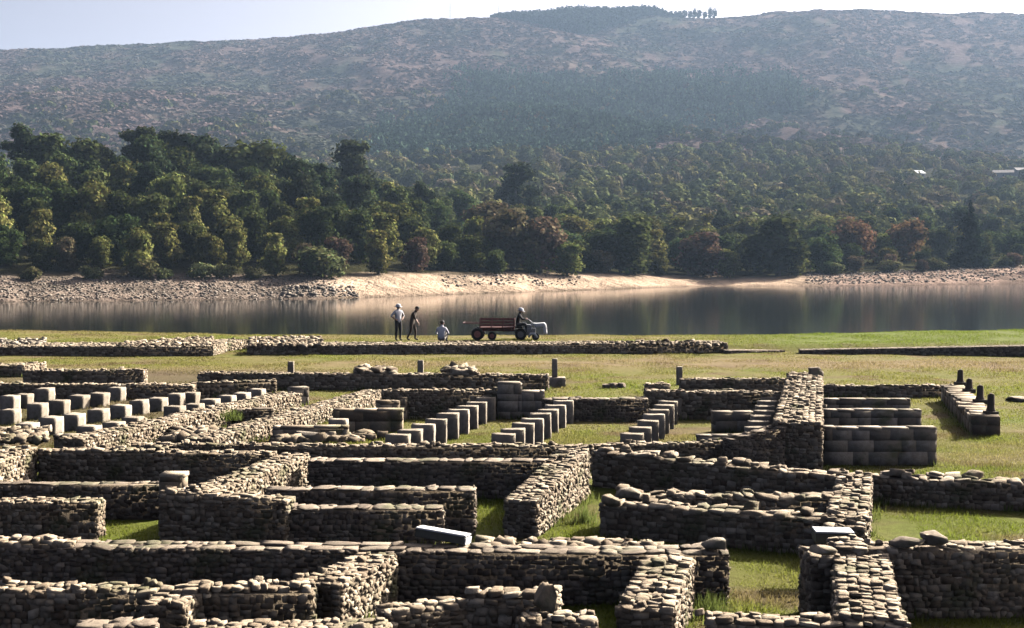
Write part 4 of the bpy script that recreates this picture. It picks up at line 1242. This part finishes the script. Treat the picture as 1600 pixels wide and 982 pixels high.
# distant houses
for (hx, hy), (lab, wm, rm, w_, d__, h_, rz) in zip(HOUSES, (('small house with a pale sheet roof among the far trees at right', 'plaster', 'roofwhite', 11, 7, 3.2, .5),
                                                       ('larger grey stone house among the far trees at the right edge', 'greywall', 'roofgrey', 13, 8, 4.5, -.3),
                                                       ('second grey house at the right edge, slightly higher up the slope', 'greywall', 'roofgrey', 10, 7, 4.2, .2))):
    dd_ = HD[hx]; zg = float(hz(np.array(float(hx)), np.array(dd_)))
    r = empty('farm_house', (dd_ * (hx - CX) / FPX, dd_, zg), rz); tag(r, lab, 'house', 'far houses')
    q = MB(); q.box((0, 0, h_ / 2 - 1), (w_, d__, h_ + 2))
    q.add([(-w_ / 2, -d__ / 2 + .01, h_), (-w_ / 2, d__ / 2 - .01, h_), (-w_ / 2, 0, h_ + 1.8), (w_ / 2, -d__ / 2 + .01, h_), (w_ / 2, d__ / 2 - .01, h_), (w_ / 2, 0, h_ + 1.8)], [(0, 2, 1), (3, 4, 5)])
    q.build('wall', M[wm], r)
    q = MB(); sl = math.hypot(d__ / 2 + .5, 1.8); an = math.atan2(1.8, d__ / 2)
    for s in (-1, 1): q.box((0, s * (d__ / 4 + .2), h_ + .82), (w_ + .8, sl, .18), Matrix.Rotation(-s * an, 3, 'X'))
    q.build('roof', M[rm], r)
    for kx in (-.3, 0, .3):
        q = MB(); q.box((kx * w_, -d__ / 2 - .03, h_ * .55), (1.0, .1, 1.3)); q.build('window', M['glass'], r)
    q = MB(); q.box((w_ * .15, -d__ / 2 - .035, 1.0), (1.0, .1, 2.0)); q.build('door', M['plank'], r)

# ================================================================== PEOPLE
def person(label, loc, rz, J, mats, hat=None, tilt=(0, 0, 0), group='people by the rampart', face=True):
    """J: joints in metres, x to the figure's left-right, -y forward; one skinned body"""
    rad = dict(pelvis=.15, waist=.135, chest=.165, neckb=.075, neck=.058, head=.092, crown=.088, shL=.072, shR=.072, elL=.047, elR=.047, wrL=.033, wrR=.033, haL=.036, haR=.036,
               hiL=.105, hiR=.105, knL=.068, knR=.068, anL=.045, anR=.045, toL=.038, toR=.038)
    names = list(rad); ix = {n: i for i, n in enumerate(names)}
    bones = [('pelvis', 'waist', 0), ('waist', 'chest', 0), ('chest', 'neckb', 0), ('neckb', 'neck', 3), ('neck', 'head', 3), ('head', 'crown', 3)]
    for s in 'LR':
        bones += [('chest', 'sh' + s, 0), ('sh' + s, 'el' + s, 0), ('el' + s, 'wr' + s, 4), ('wr' + s, 'ha' + s, 3), ('pelvis', 'hi' + s, 1), ('hi' + s, 'kn' + s, 1), ('kn' + s, 'an' + s, 1), ('an' + s, 'to' + s, 2)]
    me = bpy.data.meshes.new('person')
    me.from_pydata([J[n] for n in names], [(ix[a], ix[b]) for a, b, _ in bones], [])
    o = bpy.data.objects.new('person', me); COL.objects.link(o)
    sk = o.modifiers.new('skin', 'SKIN'); sk.use_smooth_shade = True
    sv = me.skin_vertices[0].data
    for n in names:
        sv[ix[n]].radius = (rad[n] * (1.12 if n in ('chest', 'pelvis') else 1), rad[n] * (.8 if n in ('chest', 'waist') else 1)); sv[ix[n]].use_root = n == 'pelvis'
    sb = o.modifiers.new('sub', 'SUBSURF'); sb.levels = 2; sb.render_levels = 2
    dgr = bpy.context.evaluated_depsgraph_get(); dgr.update()
    ev = bpy.data.meshes.new_from_object(o.evaluated_get(dgr))
    Vv = [v.co.copy() for v in ev.vertices]; Fv = [tuple(p.vertices) for p in ev.polygons]
    bpy.data.objects.remove(o)
    q = MB(); q.V = [tuple(v) for v in Vv]; q.F = list(Fv)
    nb = len(Fv)
    H = Vector(J['head']); fw = (Vector(J.get('look', (0, -1, 0)))).normalized(); up = (Vector(J['crown']) - Vector(J['neck'])).normalized(); sd = fw.cross(up).normalized()
    q.tube([H + fw * .085 + up * .02, H + fw * .115 - up * .015, H + fw * .085 - up * .03], [.008, .018, .012], 6)
    for s in (-1, 1):
        q.tube([H + sd * s * .085 + up * .03, H + sd * s * .105, H + sd * s * .085 - up * .035], [.012, .022, .012], 6)
    q.tube([H + fw * .086 - up * .052 - sd * .025, H + fw * .092 - up * .052, H + fw * .086 - up * .052 + sd * .025], [.006, .009, .006], 6)
    for s in 'LR':
        w_ = Vector(J['wr' + s]); h_ = Vector(J['ha' + s]); d = (h_ - w_).normalized(); a = d.orthogonal().normalized(); b = d.cross(a)
        curl = Vector(J.get('curl' + s, tuple(b)))
        for k, ln in enumerate((.070, .082, .078, .062)):
            off = a * ((k - 1.5) * .02); p0 = h_ - d * .01 + off
            q.tube([p0, p0 + d * ln * .55 + curl * .008, p0 + d * ln * .8 + curl * .03], [.0095, .009, .007], 6)
        p0 = w_ + d * .03 - a * .03; q.tube([p0, p0 + d * .035 - a * .022 + curl * .01, p0 + d * .06 - a * .02 + curl * .025], [.011, .010, .008], 6)
    o = q.build('person', mats[0], None, smooth=True, loc=loc)
    for m_ in mats[1:]: o.data.materials.append(m_)
    segs = [(Vector(J[a]), Vector(J[b]), s, (rad[a] + rad[b]) / 2) for a, b, s in bones]
    for p in o.data.polygons:
        if p.index >= nb: p.material_index = 3; continue
        c = p.center; best = None
        for a, b, s, rr in segs:
            d = b - a; t = max(0, min(1, (c - a).dot(d) / max(1e-9, d.dot(d)))); dist = (c - (a + d * t)).length / rr
            if best is None or dist < best[0]: best = (dist, s)
        p.material_index = best[1]
    o.rotation_euler = (tilt[0], tilt[1], rz)
    tag(o, label, 'person', group)
    # eyes
    q = MB()
    for s in (-1, 1):
        e = H + fw * .083 + up * .018 + sd * s * .034; q.tube([e - fw * .008, e, e + fw * .006], [.004, .011, .004], 6)
    q.build('eyes', M['hair'], o)
    # hair or hat over the crown
    Cw = Vector(J['crown'])
    q = MB(); V0, F0 = cube_grid(4); Ln = np.linalg.norm(V0, axis=1, keepdims=True); S_ = V0 / Ln
    ctr = H + up * .045 - fw * .018
    vs = [ctr + sd * float(v[0]) * .108 - fw * float(v[1]) * .112 + up * float(v[2]) * .112 for v in S_]
    keep = [f for f in F0 if np.mean([S_[i][2] for i in f]) > -.05 or np.mean([S_[i][1] for i in f]) > .55]
    q.add(vs, [tuple(int(i) for i in f) for f in keep])
    q.build('hair', M['hair'], o, smooth=True)
    if hat is not None:
        q = MB(); c2 = Cw + up * .0
        q.tube([c2 - up * .075, c2 - up * .02, c2 + up * .045, c2 + up * .07], [.128, .125, .105, .04], 14)
        q.tube([c2 - up * .075 + fw * .02, c2 - up * .062 + fw * .02], [.185, .18], 16)
        q.build('hat', hat, o, smooth=True)
    return o


def ground_at(px, d):
    x = d * (px - CX) / FPX
    return Vector((x, d, float(gz(np.array(x), np.array(d)))))


STAND = dict(pelvis=(0, 0, .95), waist=(0, .01, 1.10), chest=(0, .0, 1.30), neckb=(0, .01, 1.45), neck=(0, 0, 1.50), head=(0, -.02, 1.60), crown=(0, -.01, 1.68),
             shL=(.18, 0, 1.39), shR=(-.18, 0, 1.39), elL=(.36, .06, 1.16), elR=(-.36, .06, 1.16), wrL=(.20, -.06, 1.02), wrR=(-.20, -.06, 1.02), haL=(.155, -.09, 1.00), haR=(-.155, -.09, 1.00),
             hiL=(.09, 0, .88), hiR=(-.09, 0, .88), knL=(.11, -.02, .48), knR=(-.11, -.01, .48), anL=(.12, .02, .08), anR=(-.12, .02, .08), toL=(.13, -.14, .035), toR=(-.14, -.14, .035))
person('standing person in white shirt, dark trousers and white hat with hands on hips', ground_at(622, 66.3), R(40), STAND, [M['shirt_white'], M['trousers_dark'], M['shoe'], M['skin'], M['skin']], hat=M['shirt_white'])
WALK = dict(pelvis=(0, .04, .90), waist=(0, .02, 1.04), chest=(0, -.07, 1.22), neckb=(0, -.13, 1.35), neck=(0, -.16, 1.39), head=(0, -.21, 1.47), crown=(0, -.23, 1.545), look=(0, -1, -.35),
            shL=(.18, -.09, 1.29), shR=(-.18, -.09, 1.29), elL=(.24, -.06, 1.02), elR=(-.25, -.20, 1.03), wrL=(.22, -.18, .80), wrR=(-.24, -.34, .84), haL=(.21, -.22, .74), haR=(-.24, -.39, .78),
            hiL=(.09, .04, .83), hiR=(-.09, .04, .83), knL=(.11, -.10, .46), knR=(-.11, .06, .46), anL=(.12, -.06, .08), anR=(-.12, .26, .09), toL=(.12, -.22, .035), toR=(-.12, .11, .035))
person('person in brown top stooping slightly with arms hanging forward', ground_at(645, 66.3), R(75), WALK, [M['top_brown'], M['top_brown'], M['shoe'], M['skin'], M['skin']])
SIT = dict(pelvis=(0, .10, .18), waist=(0, .08, .32), chest=(0, -.02, .54), neckb=(0, -.06, .70), neck=(0, -.08, .75), head=(0, -.12, .85), crown=(0, -.13, .93), look=(0, -1, -.25),
           shL=(.19, -.02, .62), shR=(-.19, -.02, .62), elL=(.30, -.10, .38), elR=(-.30, -.10, .38), wrL=(.20, -.32, .34), wrR=(-.20, -.32, .34), haL=(.17, -.38, .36), haR=(-.17, -.38, .36),
           hiL=(.10, .04, .16), hiR=(-.10, .04, .16), knL=(.20, -.36, .44), knR=(-.20, -.36, .44), anL=(.15, -.30, .08), anR=(-.15, -.30, .08), toL=(.16, -.44, .04), toR=(-.16, -.44, .04))
person('dark-haired person in white shirt crouching on the ground behind the rampart', ground_at(690, 65.2), R(170), SIT, [M['shirt_white'], M['trousers_pale'], M['shoe'], M['skin'], M['shirt_white']])

# ------------------------------------------------------------------ motor cultivator with red trailer
g = ground_at(790, 66.5)
veh = empty('tractor_trailer', g, R(-2)); tag(veh, 'small white-bonneted two-wheel tractor pulling a rusty red slatted trailer', 'tractor')
q = MB(); q.box((-.38, 0, .58), (1.66, 1.05, .07))
for x in (-1.0, -.38, .24): q.box((x, 0, .51), (.08, 1.0, .07))
for y in (-.3, .3): q.box((-.38, y, .46), (1.6, .07, .08))
bed = q.build('trailer_bed', M['red'], veh, bevel=.008)
for y in (-.52, .52):
    q = MB()
    for z in (.69, .83, .97): q.box((-.38, y, z), (1.66, .03, .065))
    for x in (-1.18, -.65, -.12, .42): q.box((x, y + (.03 if y > 0 else -.03), .80), (.05, .03, .46))
    q.build('side_board', M['red'], veh, bevel=.004)
q = MB()
for z in (.69, .83, .97): q.box((.43, 0, z), (.03, 1.0, .065))
q.build('front_board', M['red'], veh, bevel=.004)
q = MB(); q.box((-1.60, 0, .79), (.80, .98, .045), Matrix.Rotation(R(2), 3, 'Y'))
for y in (-.3, .3): q.box((-1.55, y, .825), (.7, .06, .03), Matrix.Rotation(R(2), 3, 'Y'))
q.build('tailboard', M['plank'], veh)


def wheel(c, r, w, tyre, rim, n=20):
    q = MB(); q.tube([(0, -w / 2, 0), (0, -w / 2 * .8, 0), (0, w / 2 * .8, 0), (0, w / 2, 0)], [r * .9, r, r, r * .9], n)
    for k in range(14):
        a = k / 14 * 2 * math.pi
        q.box((math.cos(a) * r, 0, math.sin(a) * r), (.05, w * .95, .03), Matrix.Rotation(-a, 3, 'Y'))
    o = q.build('wheel', tyre, veh); o.location = c
    q = MB(); q.tube([(0, -w / 2 - .012, 0), (0, w / 2 + .012, 0)], [r * .55, r * .55], 16)
    q.tube([(0, -w / 2 - .05, 0), (0, w / 2 + .05, 0)], [r * .18, r * .18], 10)
    q.build('rim', rim, o)


for y in (-.60, .60):
    wheel((-1.30, y, .29), .29, .17, M['tyre'], M['rim'])
    wheel((.72, y * .6, .27), .27, .16, M['tyre'], M['steel'])
wheel((-.62, -.45, .20), .20, .10, M['tyre'], M['rim'])
q = MB(); q.tube([(-1.30, -.6, .29), (-1.30, .6, .29)], [.035, .035], 8); q.tube([(.72, -.36, .27), (.72, .36, .27)], [.035, .035], 8)
for y in (-.3, .3): q.box((-1.30, y, .37), (.08, .07, .18))
q.box((.35, 0, .42), (.9, .08, .08)); q.build('axle_frame', M['steel'], veh)
q = MB(); q.box((.60, 0, .60), (.42, .5, .08)); q.box((.42, 0, .78), (.06, .48, .32)); q.build('seat', M['tyre'], veh, bevel=.02)
q = MB(); q.box((1.15, 0, .38), (.55, .42, .34)); q.box((1.05, 0, .62), (.28, .34, .20)); q.tube([(1.2, -.2, .5), (1.2, -.30, .55), (1.25, -.32, .8)], [.03, .03, .03], 8)
q.tube([(1.15, -.24, .40), (1.15, .24, .40)], [.13, .13], 14)
q.build('engine', M['engine'], veh, bevel=.015)
q = MB(); q.box((1.62, 0, .70), (.50, .46, .20), Matrix.Rotation(R(-4), 3, 'Y')); q.box((1.86, 0, .52), (.16, .44, .50), Matrix.Rotation(R(-8), 3, 'Y')); q.box((1.36, 0, .74), (.16, .40, .12))
q.build('bonnet', M['white'], veh, bevel=.05)
q = MB(); q.tube([(1.10, -.26, .14), (1.20, -.30, .30), (1.38, -.30, .30), (1.50, -.26, .12)], [.05, .06, .06, .05], 8); q.build('mudguard', M['white'], veh, smooth=True)
for y in (-.22, .22): wheel((1.42, y, .16), .16, .09, M['tyre'], M['steel'])
for y in (-.2, .2):
    q = MB(); q.tube([(1.3, y * .6, .78), (1.1, y, .95), (.92, y * 1.2, .98)], [.018, .018, .022], 8); q.build('handlebar', M['steel'], veh, smooth=True)
q = MB(); q.tube([(1.97, -.13, .60), (1.985, -.13, .60)], [.05, .05], 12); q.build('headlight', M['engine'], veh)

DRIVE = dict(pelvis=(0, .05, .12), waist=(0, .03, .27), chest=(0, -.04, .48), neckb=(0, -.07, .62), neck=(0, -.09, .67), head=(0, -.13, .77), crown=(0, -.14, .85),
             shL=(.18, -.04, .56), shR=(-.18, -.04, .56), elL=(.25, -.20, .38), elR=(-.25, -.20, .38), wrL=(.22, -.34, .38), wrR=(-.22, -.34, .38), haL=(.22, -.39, .385), haR=(-.22, -.39, .385),
             hiL=(.10, .02, .10), hiR=(-.10, .02, .10), knL=(.17, -.36, .16), knR=(-.17, -.36, .16), anL=(.17, -.38, -.22), anR=(-.17, -.38, -.22), toL=(.18, -.54, -.26), toR=(-.18, -.54, -.26))
pd = Matrix.Rotation(R(-2), 3, 'Z') @ Vector((.60, 0, .60)) + g
person('driver in dark jacket and pale cap sitting on the small tractor, facing right', pd, R(88), DRIVE, [M['jacket'], M['trousers_dark'], M['shoe'], M['skin'], M['jacket']], hat=M['shirt_white'])

# ================================================================== AIR, SKY, SUN
q = MB(); q.box((0, 2320, 270), (7800, 4780, 566))
m = bpy.data.materials.new('haze_air'); m.use_nodes = True; nt = m.node_tree
nt.nodes.remove(nt.nodes['Principled BSDF'])
vol = N(nt, 'ShaderNodeVolumePrincipled'); vol.inputs['Color'].default_value = (.52, .72, 1.0, 1); vol.inputs['Density'].default_value = .000075; vol.inputs['Anisotropy'].default_value = .25
nt.links.new(vol.outputs[0], nt.nodes['Material Output'].inputs['Volume'])
hz_o = q.build('haze', m); tag(hz_o, 'blue autumn haze filling the valley', 'haze', None, 'stuff')

SUN_EL, SUN_AZ = R(30), R(48)
sd = Vector((math.sin(SUN_AZ) * math.cos(SUN_EL), math.cos(SUN_AZ) * math.cos(SUN_EL), math.sin(SUN_EL)))
sl = bpy.data.lights.new('sun', 'SUN'); sl.energy = 5.0; sl.angle = R(.5); sl.color = (1, .93, .82)
so = bpy.data.objects.new('sun', sl); COL.objects.link(so); so.rotation_euler = (-sd).to_track_quat('-Z', 'Y').to_euler(); so.location = (50, 30, 60)
w = bpy.data.worlds.new('World'); scene.world = w; w.use_nodes = True; nt = w.node_tree
sky = N(nt, 'ShaderNodeTexSky', sky_type='NISHITA'); sky.sun_disc = False; sky.sun_elevation = SUN_EL; sky.sun_rotation = SUN_AZ
sky.air_density = .10; sky.dust_density = 4.2; sky.ozone_density = 1.0
nt.links.new(sky.outputs[0], nt.nodes['Background'].inputs[0]); nt.nodes['Background'].inputs[1].default_value = .105

vs = scene.view_settings
vs.view_transform = 'Standard'; vs.look = 'None'; vs.gamma = 1; vs.use_curve_mapping = False; vs.exposure = 1.5
cy = scene.cycles
cy.max_bounces = 5; cy.diffuse_bounces = 0; cy.glossy_bounces = 2; cy.transmission_bounces = 2; cy.volume_bounces = 0; cy.transparent_max_bounces = 4
cy.use_denoising = True
try: cy.denoiser = 'OPENIMAGEDENOISE'
except Exception: pass
cy.caustics_reflective = False; cy.caustics_refractive = False
cy.sample_clamp_indirect = 4
